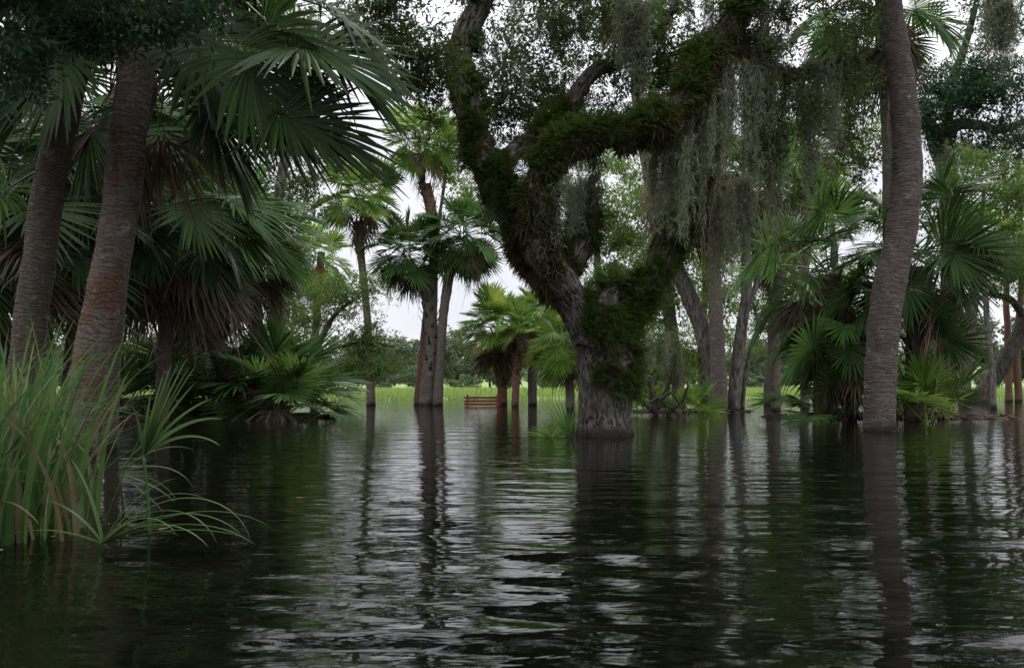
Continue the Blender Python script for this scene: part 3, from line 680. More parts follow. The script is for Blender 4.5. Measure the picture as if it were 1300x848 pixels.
curtain(oak, 900, 960, 240, 230, 90, 160, 6, 12.7, .8)
curtain(oak, 1020, 1040, 100, 110, 140, 200, 3, 13, .8)

# ================================================================== palms
# right: tall leaning trunk in the foreground
palm('tall grey palm with a smooth ringed trunk curving up on the right', 13.5,
     [(1117, 548, 46), (1117, 500, 44), (1121, 430, 45), (1129, 365, 45), (1143, 300, 44), (1151, 240, 43), (1151, 180, 41), (1146, 120, 39), (1137, 60, 37), (1127, 0, 36), (1114, -90, 34), (1100, -170, 33)],
     M['palm_bark_grey'], (1098, -190), 'mid', 22, .95, 22, 2, step=.02, sides=40, emin=-60)
# left pair
palm('thick dark palm trunk nearest the left edge, leaning right above the grass', 9.0,
     [(24, 560, 50), (33, 470, 48), (40, 400, 46), (50, 330, 46), (60, 250, 44), (74, 180, 42), (92, 100, 42), (108, 20, 40), (118, -60, 38), (124, -130, 38)],
     M['palm_bark_shade'], (124, -140), 'near', 20, .9, 12, 3, step=.02, sides=36, emin=-50)
palm('reddish-brown palm trunk with pale bark patches rising beside the tall grass', 8.7,
     [(98, 590, 50), (107, 500, 50), (120, 430, 50), (138, 350, 51), (152, 275, 53), (160, 200, 52), (168, 130, 51), (175, 70, 49), (182, 0, 46), (187, -90, 44), (190, -160, 44)],
     M['palm_bark_left'], (191, -170), 'near', 18, .95, 5, 4, step=.016, sides=48, emin=-35)
L3 = palm('dark palm behind the reddish trunk with huge hanging fans', 9.6,
     [(141, 540, 22), (143, 470, 22), (148, 400, 22), (155, 330, 24), (163, 260, 24), (172, 190, 24), (190, 110, 26)],
     M['palm_bark_shade'], (200, 70), 'near', 9, .95, 5, 5, emin=-10)
# the great hanging fans, each placed by its hub
for i, (hx, hy, D, el, az, sc, roll) in enumerate([
        (340, 140, 7.6, 2, -.35, .85, .9), (365, 60, 7.8, 22, -.15, 1.15, .7), (358, 150, 7.9, 22, .0, 1.08, .8), (400, 5, 8.4, 2, .1, 1.1, .4),
        (300, 60, 7.6, -42, -.7, 1.1, .3), (330, 20, 8.0, -20, .5, 1.1, 0), (260, 115, 8.2, -42, -.5, .9, 0), (270, 150, 8.6, -42, .2, .9, .3),
        (240, 40, 8.0, -20, -1.0, 1.1, .2), (400, 60, 8.2, 2, .0, 1.0, .6)]):
    random.seed(300+i); add_frond(L3, 'near', el, az, sc, hub=P(hx, hy, D), roll=roll)
for i, (hx, hy, D, el, az, sc) in enumerate([(60, 95, 8.2, -20, 3.4, .9), (90, 60, 8.0, -42, 4.4, .95), (20, 60, 8.4, -42, 3.6, 1.0), (10, 240, 10, -20, 3.2, 1.0), (120, 150, 9.8, -42, 4.6, .9)]):
    random.seed(330+i); add_frond(L3, 'near', el, az, sc, hub=P(hx, hy, D))

# left island group
GI = 'palms crowded on the low left bank'
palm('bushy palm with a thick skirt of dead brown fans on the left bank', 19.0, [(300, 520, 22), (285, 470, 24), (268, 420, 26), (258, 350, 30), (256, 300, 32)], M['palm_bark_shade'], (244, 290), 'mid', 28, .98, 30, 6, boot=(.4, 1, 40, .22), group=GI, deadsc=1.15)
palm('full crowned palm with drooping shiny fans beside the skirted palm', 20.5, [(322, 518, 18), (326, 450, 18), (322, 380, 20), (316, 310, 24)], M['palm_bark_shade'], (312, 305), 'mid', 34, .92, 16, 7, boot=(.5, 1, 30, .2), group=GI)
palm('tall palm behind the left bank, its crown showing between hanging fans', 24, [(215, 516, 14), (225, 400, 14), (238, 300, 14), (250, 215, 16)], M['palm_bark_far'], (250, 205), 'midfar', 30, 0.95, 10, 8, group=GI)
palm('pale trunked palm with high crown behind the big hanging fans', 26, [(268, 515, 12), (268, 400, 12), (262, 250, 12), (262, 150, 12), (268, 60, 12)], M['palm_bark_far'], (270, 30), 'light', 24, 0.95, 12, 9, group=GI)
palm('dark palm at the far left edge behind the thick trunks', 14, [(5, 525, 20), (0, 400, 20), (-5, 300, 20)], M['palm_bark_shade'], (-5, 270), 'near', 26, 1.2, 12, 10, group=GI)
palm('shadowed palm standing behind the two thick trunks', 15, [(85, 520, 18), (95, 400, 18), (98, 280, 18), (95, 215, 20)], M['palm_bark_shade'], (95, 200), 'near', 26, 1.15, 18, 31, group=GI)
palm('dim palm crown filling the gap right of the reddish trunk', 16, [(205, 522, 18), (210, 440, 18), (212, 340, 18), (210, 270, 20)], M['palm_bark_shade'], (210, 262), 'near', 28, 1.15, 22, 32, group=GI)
def palmetto(label, hx, hy, D, key, n, sc, seed, e0=80, e1=10, name='palmetto', az0=None, group=None, azs=None, dead=0):
    b = P(hx, hy, D); root = empty(name, (b[0], b[1], max(0, float(ground_z(b[0], b[1])))), label, 'palmetto', group)
    r = np.random.default_rng(seed); z = root.location.z
    for i in range(n):
        random.seed(seed*31+i); az = azs[i % len(azs)]+r.normal(0, .2) if azs else i*2.39996+r.normal(0, .2)
        add_frond(root, key, e0+(e1-e0)*i/max(1, n-1)+r.normal(0, 5), az, sc*r.uniform(.85, 1.1), at=(b[0]+r.normal(0, .04), b[1]+r.normal(0, .04), z-.08), roll=r.normal(0, .3))
    for i in range(dead):
        random.seed(seed+i); add_frond(root, 'dead', None, r.uniform(0, 6.28), sc*.8, at=(b[0], b[1], z+.25), name='dead_frond')
    return root
GP = 'low palmettos on the left bank'
palmetto('large green palmetto with arching pale plume at the water edge of the left bank', 358, 522, 18.6, 'mid', 18, 1.0, 41, 78, 10, group=GP)
palmetto('palmetto with dark fans below the skirted palm', 330, 520, 19.5, 'mid', 16, 1.3, 42, 75, 20, group=GP, dead=4)
palmetto('shadowy palmetto on the left end of the bank', 185, 522, 18.2, 'near', 12, 1.05, 43, 70, 5, group=GP, dead=2)
palmetto('small palmetto leaning over the water at the tip of the left bank', 385, 524, 18.6, 'mid', 5, .62, 44, 40, 2, group=GP)
palmetto('low palmetto behind the leafy twigs on the left bank', 255, 520, 19.4, 'near', 12, 1.1, 45, 70, 10, group=GP, dead=3)

# middle distance
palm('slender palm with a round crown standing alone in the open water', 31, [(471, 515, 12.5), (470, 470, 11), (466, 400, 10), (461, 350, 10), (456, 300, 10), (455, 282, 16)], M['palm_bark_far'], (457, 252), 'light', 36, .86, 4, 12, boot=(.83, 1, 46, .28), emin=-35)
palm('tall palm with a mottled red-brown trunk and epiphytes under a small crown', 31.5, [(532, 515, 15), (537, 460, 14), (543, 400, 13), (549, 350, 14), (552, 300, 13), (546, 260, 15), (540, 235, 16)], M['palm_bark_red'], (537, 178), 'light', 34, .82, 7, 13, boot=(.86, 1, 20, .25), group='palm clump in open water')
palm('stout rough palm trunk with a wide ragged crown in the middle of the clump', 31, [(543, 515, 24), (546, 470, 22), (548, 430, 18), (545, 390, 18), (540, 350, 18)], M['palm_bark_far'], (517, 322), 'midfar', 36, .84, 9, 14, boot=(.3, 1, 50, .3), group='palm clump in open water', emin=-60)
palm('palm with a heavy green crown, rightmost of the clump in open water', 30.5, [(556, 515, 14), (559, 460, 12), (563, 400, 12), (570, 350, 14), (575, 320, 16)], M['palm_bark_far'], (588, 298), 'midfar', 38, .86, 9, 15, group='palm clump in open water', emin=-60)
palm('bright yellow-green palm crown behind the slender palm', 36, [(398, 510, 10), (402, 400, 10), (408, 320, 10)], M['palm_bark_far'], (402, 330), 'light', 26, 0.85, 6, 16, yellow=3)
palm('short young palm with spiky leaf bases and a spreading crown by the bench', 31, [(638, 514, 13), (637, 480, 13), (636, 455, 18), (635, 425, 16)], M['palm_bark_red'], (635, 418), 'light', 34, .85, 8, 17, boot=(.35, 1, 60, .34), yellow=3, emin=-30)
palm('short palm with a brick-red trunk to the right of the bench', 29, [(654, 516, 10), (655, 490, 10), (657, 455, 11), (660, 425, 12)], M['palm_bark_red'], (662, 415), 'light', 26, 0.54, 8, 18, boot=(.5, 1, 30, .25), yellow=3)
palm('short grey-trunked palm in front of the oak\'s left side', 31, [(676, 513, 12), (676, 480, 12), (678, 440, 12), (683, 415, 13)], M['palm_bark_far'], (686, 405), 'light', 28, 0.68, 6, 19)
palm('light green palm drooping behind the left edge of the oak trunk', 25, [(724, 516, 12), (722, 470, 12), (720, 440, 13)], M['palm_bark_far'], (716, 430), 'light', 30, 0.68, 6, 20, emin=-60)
# behind the oak
palm('tall leaning palm trunk seen behind the mossy limb', 25, [(862, 519, 17), (850, 400, 17), (834, 290, 17), (822, 210, 17), (812, 150, 17), (808, 90, 17), (806, 20, 17)], M['palm_bark_far'], (805, -10), 'midfar', 24, 0.88, 10, 21)
palm('palm crown showing above the horizontal mossy limb', 28, [(845, 516, 11), (850, 400, 11), (855, 250, 11), (856, 150, 11)], M['palm_bark_far'], (856, 118), 'light', 30, 0.68, 4, 22)
palm('palm with long hanging dead fans behind the moss curtains', 23, [(914, 520, 22), (911, 450, 20), (908, 380, 19), (903, 310, 19), (895, 240, 20), (888, 200, 22)], M['palm_bark_far'], (890, 200), 'midfar', 24, 0.82, 34, 23, deadsc=1.3)
palm('palm with a drooping brown skirt between moss and leaning trunk', 24, [(985, 518, 13), (985, 420, 13), (990, 330, 13), (985, 240, 15)], M['palm_bark_far'], (985, 225), 'midfar', 24, 0.82, 26, 24, deadsc=1.2)
palm('grey palm trunk standing alone in the water beyond the leaning trees', 31, [(976, 515, 13), (977, 490, 15), (980, 470, 15), (981, 400, 13), (980, 330, 13)], M['palm_bark_grey'], (980, 320), 'light', 26, 0.82, 6, 25)
palm('mossy slim palm trunk close behind the tall curved palm', 18, [(1132, 528, 16), (1131, 420, 15), (1128, 300, 15), (1127, 180, 15), (1122, 90, 15), (1118, 30, 16)], M['palm_bark_grey'], (1115, 10), 'mid', 22, 0.96, 20, 26)
# right groups
GR = 'palms clustered on the right islet'
palm('short palm with big dark fans reaching left toward the moss', 19, [(1044, 530, 24), (1046, 480, 26), (1050, 420, 28), (1055, 350, 30)], M['palm_bark_shade'], (1052, 345), 'mid', 20, 1.0, 14, 27, boot=(.2, 1, 60, .25), group=GR)
palm('low palm with shaggy leaf bases left of the curved trunk', 18.5, [(1078, 530, 18), (1076, 480, 20), (1072, 430, 22)], M['palm_bark_shade'], (1070, 425), 'mid', 16, .8, 12, 28, boot=(.1, 1, 50, .25), group=GR)
palm('palm with very large dark fans right of the curved trunk', 17.5, [(1160, 530, 24), (1162, 470, 26), (1166, 400, 28), (1170, 340, 30)], M['palm_bark_shade'], (1172, 318), 'near', 13, 1.0, 14, 29, boot=(.1, 1, 60, .28), group=GR)
palm('far palm behind the right islet with a light crown', 27, [(1022, 517, 12), (1020, 400, 12), (1025, 280, 12), (1030, 200, 12)], M['palm_bark_far'], (1030, 190), 'light', 24, 0.82, 8, 30, group=GR)
r1 = palmetto('palmetto with upright pleated fans at the foot of the right islet', 1180, 530, 17.0, 'light', 9, .85, 51, 84, 45)
palmetto('dark palmetto on the islet left of the curved trunk', 1040, 530, 18.4, 'mid', 8, .8, 52, 80, 30, dead=4)
palmetto('round dark palmetto whose fans face the water right of the curved trunk', 1200, 528, 19.0, 'near', 5, .62, 53, 84, 55)
for i, (hx, hy, D, el, az, sc, roll) in enumerate([(985, 310, 18, 2, 3.2, 1.25, .8), (1052, 268, 18, 22, 3.6, 1.2, .9), (1108, 380, 17.5, -20, 3.4, 1.1, .9), (1040, 440, 17.8, 2, 3.1, 1.15, .9), (1010, 200, 19, 42, 3.0, 1.2, .8),
        (1192, 318, 16.5, 22, -.3, 1.2, -.9), (1196, 290, 16.8, 42, .2, 1.15, -.8), (1192, 435, 17, 42, -.5, .85, -1.0), (1175, 400, 17, 2, -.3, .8, -.9)]):
    random.seed(400+i); add_frond(r1, 'near' if i > 4 else 'mid', el, az, sc, hub=P(hx, hy, D), roll=roll)
palm('grey palm trunk in the water between the islet and the leaning tree', 34, [(1224, 512, 15), (1226, 480, 14), (1232, 420, 14), (1238, 360, 13), (1240, 320, 13)], M['palm_bark_grey'], (1242, 300), 'light', 26, 0.82, 8, 33)

# ================================================================== broadleaf trees and shrubs
GB = 'leaning trees behind the oak'
tree('dark leaning tree trunk forming the left side of a V behind the oak', 'leaning_tree', 'tree', (914, 522), 23.5,
     [[(914, 522, 26), (910, 480, 24), (900, 450, 22), (886, 410, 22), (872, 375, 22), (860, 340, 20), (850, 290, 18), (830, 230, 14), (820, 160, 10)]],
     [(830, 350, 24.5, 40, 80, 1.5, 46), (905, 330, 25, 60, 90, 1.5, 50), (860, 250, 25, 60, 60, 1.5, 40)], M['leaf_midgreen'], M['grey_wood'], .5, .12, 50, 61, GB)
tree('mossy dark trunk standing right of the leaning trunk', 'mossy_tree', 'tree', (932, 522), 23.3,
     [[(932, 522, 17), (935, 480, 16), (940, 430, 16), (946, 380, 14), (948, 320, 12), (940, 250, 10), (950, 180, 8)], [(944, 400, 8), (962, 360, 7), (975, 310, 5), (985, 260, 4)]],
     [(950, 230, 23.8, 60, 60, 1.2, 40), (1000, 300, 24, 50, 60, 1.2, 26)], M['leaf_midgreen'], M['grey_wood'], .5, .12, 50, 62, GB)
tree('thin crooked sapling in the water beside the mossy trunk', 'sapling', 'tree', (943, 522), 23.6,
     [[(943, 522, 6), (946, 480, 6), (954, 440, 5), (962, 410, 4), (955, 380, 3), (962, 340, 3)]], [(965, 390, 23.6, 25, 40, .6, 10)], M['leaf_midgreen'], M['grey_wood'], .4, .10, 40, 63, GB)
sh, _ = tree('tangled mossy shrub on the waterline just right of the oak trunk', 'mossy_shrub', 'shrub', (832, 526), 20.5,
     [[(832, 526, 8), (828, 500, 7), (822, 470, 5), (815, 445, 3)], [(834, 520, 6), (846, 495, 5), (856, 465, 4)], [(830, 524, 6), (812, 505, 5), (808, 480, 4)], [(846, 526, 5), (864, 512, 4), (874, 488, 3)]],
     [(828, 480, 20.5, 34, 38, .7, 34), (856, 430, 20.8, 34, 26, .7, 16), (815, 420, 20.8, 20, 20, .5, 8)], M['leaf_midgreen'], M['twig'], .34, .07, 44, 64)
curtain(sh, 806, 872, 415, 440, 30, 85, 8, 20.3, .8)
curtain(sh, 815, 872, 470, 480, 15, 45, 5, 20.2, .8)
palmetto('pale small palmetto beside the tangled mossy shrub', 872, 522, 21.5, 'light', 9, .62, 55, 82, 30)
palmetto('small palmetto squeezed between the oak trunk and the mossy shrub', 806, 520, 22, 'light', 8, .6, 56, 82, 30)
tree('bright leafy tree behind the oak fork', 'broadleaf_tree', 'tree', (770, 512), 34, [[(770, 512, 12), (766, 440, 11), (760, 360, 10), (756, 280, 8)]],
     [(775, 250, 34, 65, 70, 2, 130), (795, 350, 34, 60, 60, 2, 100), (800, 440, 33, 60, 50, 1.5, 46), (730, 440, 33, 30, 50, 1.5, 16)], M['leaf_midgreen'], M['grey_wood'], .8, .125, 120, 65, 'bright trees behind the oak')
tree('light green tree showing behind the V-shaped trunks', 'broadleaf_tree', 'tree', (893, 510), 38, [[(893, 510, 11), (890, 440, 10), (895, 360, 9), (892, 290, 7)]],
     [(890, 320, 38, 75, 80, 2, 80), (940, 400, 37, 70, 60, 2, 60), (870, 440, 37, 40, 45, 1.5, 30)], M['leaf_bright'], M['grey_wood'], .85, .13, 120, 66, 'bright trees behind the oak')
tree('green tree filling the view behind the right islet fans', 'broadleaf_tree', 'tree', (1058, 511), 36, [[(1058, 511, 11), (1056, 440, 10), (1060, 340, 9), (1054, 260, 7)]],
     [(1060, 330, 36, 90, 100, 2.5, 100), (1010, 400, 36, 60, 50, 2, 40), (1120, 400, 36, 60, 70, 2, 40), (1080, 200, 36, 60, 50, 2, 26)], M['leaf_midgreen'], M['grey_wood'], .85, .13, 120, 67, 'bright trees behind the oak')
tree('fine-leaved tree hanging over the water between the left bank and the slender palm', 'willow_oak', 'tree', (398, 516), 27, [[(398, 516, 9), (400, 470, 9), (408, 430, 8), (425, 400, 6), (450, 380, 4)], [(402, 450, 6), (430, 440, 5), (465, 435, 4), (500, 440, 3)]],
     [(425, 385, 27, 75, 45, 1.5, 120), (465, 445, 27, 55, 40, 1.2, 85), (400, 440, 27, 50, 50, 1.5, 40), (430, 490, 26.5, 30, 14, .8, 7)], M['leaf_midgreen'], M['twig'], .5, .085, 80, 68, jit=.09)
tree('leafy dark oak boughs above the big hanging fans', 'live_oak', 'oak tree', (360, 512), 22, [[(360, 512, 16), (356, 400, 15), (350, 300, 14), (362, 200, 13), (385, 120, 11), (420, 60, 9), (460, 10, 7)]],
     [(385, 255, 22, 45, 35, 1, 26), (370, 180, 22, 60, 60, 1.5, 30), (420, 60, 22, 70, 60, 1.5, 40), (350, 60, 22, 80, 60, 1.5, 40)], M['oak_leaf'], M['grey_wood'], .5, .11, 60, 69)
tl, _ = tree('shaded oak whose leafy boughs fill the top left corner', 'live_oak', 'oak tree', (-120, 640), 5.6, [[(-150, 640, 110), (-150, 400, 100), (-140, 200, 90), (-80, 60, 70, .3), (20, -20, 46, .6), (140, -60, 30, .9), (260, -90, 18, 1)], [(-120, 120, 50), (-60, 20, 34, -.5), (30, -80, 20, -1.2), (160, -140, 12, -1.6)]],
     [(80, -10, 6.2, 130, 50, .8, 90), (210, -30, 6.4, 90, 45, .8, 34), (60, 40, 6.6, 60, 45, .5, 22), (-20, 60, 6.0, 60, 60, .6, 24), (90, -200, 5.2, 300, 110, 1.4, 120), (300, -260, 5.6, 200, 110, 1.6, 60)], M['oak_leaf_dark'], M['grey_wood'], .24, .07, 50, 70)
ta, _ = tree('dark broad oak with ferny limbs behind the tall curved palm', 'live_oak', 'oak tree', (1197, 513), 29, [[(1197, 513, 14), (1200, 420, 15), (1204, 320, 18), (1202, 240, 24), (1196, 190, 26), (1184, 165, 18), (1168, 148, 14), (1150, 130, 10)], [(1198, 190, 20), (1212, 160, 16), (1240, 158, 13), (1270, 166, 10), (1310, 150, 8)], [(1200, 180, 14), (1205, 120, 12), (1225, 60, 9), (1240, 0, 7)]],
     [(1230, 120, 28, 70, 50, 2, 120), (1275, 160, 28, 50, 50, 2, 80), (1265, 60, 28, 50, 60, 2, 60), (1190, 110, 28, 40, 40, 1.5, 26), (1220, 170, 27.5, 60, 40, 1.5, 30), (1240, -30, 28, 120, 50, 2, 40), (1170, 160, 28, 30, 40, 1.5, 24)], M['oak_leaf_dark'], M['twig'], .62, .11, 80, 71)
curtain(ta, 1255, 1285, -5, 0, 60, 110, 5, 26, 1.6)
curtain(ta, 1190, 1235, 180, 180, 30, 70, 6, 27, 1.4)
tree('pale feathery green tree below the dark oak boughs on the right', 'broadleaf_tree', 'tree', (1262, 512), 26, [[(1262, 512, 7), (1256, 440, 7), (1250, 360, 7), (1245, 290, 6), (1250, 240, 4)]],
     [(1245, 235, 25, 65, 45, 1.5, 80), (1280, 290, 25.5, 50, 50, 1.5, 50), (1200, 270, 26, 40, 40, 1, 24)], M['leaf_midgreen'], M['grey_wood'], .5, .11, 60, 72)
tree('dark trunk leaning steeply to the right out of the water', 'leaning_tree', 'tree', (1243, 510), 36, [[(1243, 510, 26), (1258, 488, 21), (1275, 455, 20), (1292, 425, 18), (1315, 390, 17), (1350, 340, 14), (1380, 280, 10)], [(1300, 400, 10), (1280, 378, 8), (1262, 374, 7), (1240, 360, 4)]],
     [(1310, 330, 35, 60, 50, 2, 60), (1290, 350, 35, 40, 25, 1.5, 26), (1350, 260, 35, 60, 60, 2, 40)], M['leaf_midgreen'], M['twig'], .7, .16, 50, 73)
GT = 'thin straight trunks near the right edge'
for i, (bx, tx, wv) in enumerate([(1281, 1277, 8), (1292, 1296, 8)]):
    tree(['thin pinkish straight trunk near the right edge, the left of the two', 'thin pinkish straight trunk near the right edge, the right of the two'][i], 'slender_tree', 'tree', (bx, 509), 38,
         [[(bx, 509, wv+1), (bx-1, 440, wv), (tx, 370, wv-1), (tx, 280, wv-2), (tx-4, 200, wv-3)]], [(tx, 250, 38, 40, 60, 1.5, 34), (tx, 340, 38, 35, 30, 1.2, 16)], M['leaf_midgreen'], M['palm_bark_red'], .7, .16, 50, 74+i, GT)
sb, _ = tree('sprig of small bright leaves over the left bank', 'leafy_shrub', 'shrub', (262, 526), 18.2, [[(262, 526, 4), (255, 490, 3), (240, 465, 2)], [(262, 520, 3), (280, 490, 2.5), (290, 465, 2)]],
     [(255, 452, 18.0, 45, 26, .5, 34)], M['leaf_midgreen'], M['twig'], .26, .075, 24, 76, thin=.004)
# dense background left of the left bank
for i, (bx, D, sp, lb) in enumerate([(60, 30, [(60, 300, 29, 120, 120, 2, 110), (60, 430, 28, 130, 50, 2, 60)], 'dark thicket tree behind the far left trunks'),
        (235, 31, [(230, 250, 31, 90, 90, 2, 80), (240, 380, 30, 90, 70, 2, 60), (200, 460, 29, 80, 34, 2, 40)], 'dark leafy tree behind the skirted palm'),
        (345, 33, [(345, 290, 33, 50, 70, 2, 46), (350, 380, 33, 60, 70, 2, 50), (380, 450, 32, 50, 40, 2, 30)], 'leafy tree behind the left bank nearest the open water')]):
    tree(lb, 'broadleaf_tree', 'tree', (bx, 512), D, [[(bx, 512, 12), (bx+4, 440, 11), (bx-3, 340, 9), (bx, 250, 7)]], sp, M['leaf_midgreen'], M['grey_wood'], .8, .13, 100, 80+i, 'trees behind the left bank')
tree('slim tree with small leaves left of the oak fork', 'broadleaf_tree', 'tree', (551, 513), 32.5, [[(551, 513, 4), (553, 420, 4), (556, 300, 4), (566, 220, 4), (575, 150, 3)]],
     [(580, 195, 32.5, 26, 55, 1.0, 30), (585, 255, 32.5, 22, 24, .8, 10), (560, 170, 32.5, 24, 24, .8, 8)], M['leaf_bright'], M['grey_wood'], .6, .16, 44, 84)
tree('bushy tree over the water behind the young palms', 'broadleaf_tree', 'tree', (745, 513), 31, [[(745, 513, 6), (742, 480, 6), (736, 450, 5)]],
     [(745, 440, 31, 34, 46, 1.2, 30)], M['leaf_midgreen'], M['grey_wood'], .6, .15, 50, 85)

# ================================================================== far tree line beyond the meadow
def far_tree_mesh(seed):
    r = np.random.default_rng(seed); mb = MB(); H = 1.0
    tube(mb, np.array([[0, 0, 0], [.02, 0, .35], [0, .02, .8]]), [.025, .02, .008], 5)
    tr = mb.mesh('trunk', M['grey_wood'])
    mb = MB(); cl = []
    for k in range(8): cl.append((r.uniform(-.42, .42), r.uniform(-.3, .3), r.uniform(.25, .82), r.uniform(.16, .28)))
    pts = []
    for c in cl:
        d = r.normal(0, 1, (26, 3)); d /= np.linalg.norm(d, axis=1)[:, None]; pts.append(np.array(c[:3])+d*c[3]*np.array([1, 1, .75])*r.uniform(.6, 1.05, (26, 1)))
    pts = np.concatenate(pts); pts[:, 2] = np.clip(pts[:, 2], .05, None)
    for s in range(3): q = pts[s::3]; instance(mb, spray_tmpl(40+s+seed, 42, 1, .42, .6, .6), q, rand_rot(len(q), r), r.uniform(.06, .11, len(q)))
    return tr, mb.mesh('foliage', M['far_leaf_hazed'], smooth=False)
FT = [far_tree_mesh(200+i) for i in range(5)]
rf_ = np.random.default_rng(21)
X_ = -78.0; fi = 0
SHP = ['rounded', 'low spreading', 'tall', 'ragged', 'dense']
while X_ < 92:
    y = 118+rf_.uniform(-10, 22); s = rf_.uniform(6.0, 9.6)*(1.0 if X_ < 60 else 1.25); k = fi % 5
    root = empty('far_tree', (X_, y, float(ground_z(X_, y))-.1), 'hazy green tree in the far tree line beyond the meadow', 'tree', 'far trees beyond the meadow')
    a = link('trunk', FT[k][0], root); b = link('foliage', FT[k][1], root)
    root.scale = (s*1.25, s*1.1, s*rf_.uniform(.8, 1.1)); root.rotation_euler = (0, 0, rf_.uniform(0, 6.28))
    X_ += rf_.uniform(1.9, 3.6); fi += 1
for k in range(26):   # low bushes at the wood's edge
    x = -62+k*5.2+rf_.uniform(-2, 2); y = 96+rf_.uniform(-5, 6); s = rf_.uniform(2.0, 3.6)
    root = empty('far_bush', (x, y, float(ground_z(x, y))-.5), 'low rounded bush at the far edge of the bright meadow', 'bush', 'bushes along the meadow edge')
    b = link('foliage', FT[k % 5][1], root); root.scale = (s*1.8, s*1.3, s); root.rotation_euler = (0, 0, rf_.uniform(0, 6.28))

# meadow grass
rg = np.random.default_rng(8); mb = MB(); n = 70000
y = 43.6+(rg.random(n)**1.9)*52; x = rg.uniform(-1, 1, n)*(y*.72+4)
keep = ground_z(x, y) > -.22; x, y = x[keep], y[keep]; z = np.maximum(ground_z(x, y), -.1); n = len(x)
hgt = rg.uniform(.25, .50, n)*(.75+.5*vnoise(np.stack([x*.25, y*.25, x*0], -1), 2)); wd = .012*(y/44)*rg.uniform(1.0, 2.2, n); a = rg.uniform(-.7, .7, n); lean = rg.normal(0, .10, (n, 2))
p0 = np.stack([x, y, z], -1); sd_ = np.stack([np.cos(a), np.sin(a), 0*a], -1)*wd[:, None]; mid = p0+np.stack([lean[:, 0]*.4, lean[:, 1]*.4, hgt*.6], -1); tip = p0+np.stack([lean[:, 0], lean[:, 1], hgt], -1)
V = np.stack([p0-sd_, p0+sd_, mid+sd_*.8, mid-sd_*.8, tip], 1).reshape(-1, 3); b = np.arange(n)*5
mb.add(V, np.concatenate([np.stack([b, b+1, b+2, b+3], -1), np.stack([b+3, b+2, b+4, b+4], -1)]))
tag(mb.build('meadow_grass', M['meadow'], smooth=False), 'bright green marsh grass covering the far bank behind the water', 'grass', kind='stuff')

# ================================================================== bench
bw, bnt, bout = new_mat('bench_wood')
tcn = N(bnt, 'ShaderNodeTexCoord'); mpn = N(bnt, 'ShaderNodeMapping'); mpn.inputs['Scale'].default_value = (3, 40, 40); bnt.links.new(tcn.outputs['Object'], mpn.inputs[0])
nn = N(bnt, 'ShaderNodeTexNoise'); nn.inputs['Detail'].default_value = 5; bnt.links.new(mpn.outputs[0], nn.inputs['Vector'])
mm = N(bnt, 'ShaderNodeMix', data_type='RGBA'); mm.inputs[6].default_value = (.13, .036, .018, 1); mm.inputs[7].default_value = (.27, .085, .045, 1); bnt.links.new(nn.outputs['Fac'], mm.inputs[0])
pbn = N(bnt, 'ShaderNodeBsdfPrincipled'); pbn.inputs['Roughness'].default_value = .7; bnt.links.new(mm.outputs[2], pbn.inputs['Base Color']); bnt.links.new(pbn.outputs[0], bout.inputs[0])
def box(mb, c, s, rot=None, bev=.006):
    bm = []; c = np.array(c, float); s = np.array(s, float)/2
    V = []
    for ax in ((0, 0),):
        for z in (-1, 1):
            ins = 1
            for (sx_, sy_) in ((-1, -1), (1, -1), (1, 1), (-1, 1)): V.append([sx_*(s[0]-bev), sy_*(s[1]-bev), z*s[2]])
        for z in (-1, 1):
            for (sx_, sy_) in ((-1, -1), (1, -1), (1, 1), (-1, 1)): V.append([sx_*s[0], sy_*s[1], z*(s[2]-bev)])
    V = np.array(V)
    Fq = [[3, 2, 1, 0], [4, 5, 6, 7]]
    for k in range(4):
        k2 = (k+1) % 4; Fq += [[k, k2, 8+k2, 8+k], [8+k, 8+k2, 12+k2, 12+k], [12+k, 12+k2, 4+k2, 4+k]]
    if rot is not None: V = V @ np.array(rot).T
    mb.add(V+c, Fq)
BD = 30.5; bl = P(589, 514, BD); br_ = P(636, 514, BD); W = br_[0]-bl[0]
bench = empty('park_bench', ((bl[0]+br_[0])/2, BD, 0), 'wooden slatted bench standing submerged up to its back in the water', 'bench'); bench.rotation_euler = (0, 0, R(4))
for z in (.06, .17, .285): mb = MB(); box(mb, (0, .0, z), (W, .035, .085)); mb.build('back_slat', bw, bench, False)
for x in (-W/2+.12, W/2-.12):
    mb = MB(); box(mb, (x, -.040, .15), (.075, .045, .50)); mb.build('back_post', bw, bench, False)
    mb = MB(); box(mb, (x, -.3, -.3), (.07, .5, .05)); box(mb, (x, -.5, -.42), (.07, .07, .24)); mb.build('leg', bw, bench, False)
mb = MB()
for q in range(4): box(mb, (0, -.12-q*.12, -.23), (W, .1, .03))
mb.build('seat', bw, bench, False)

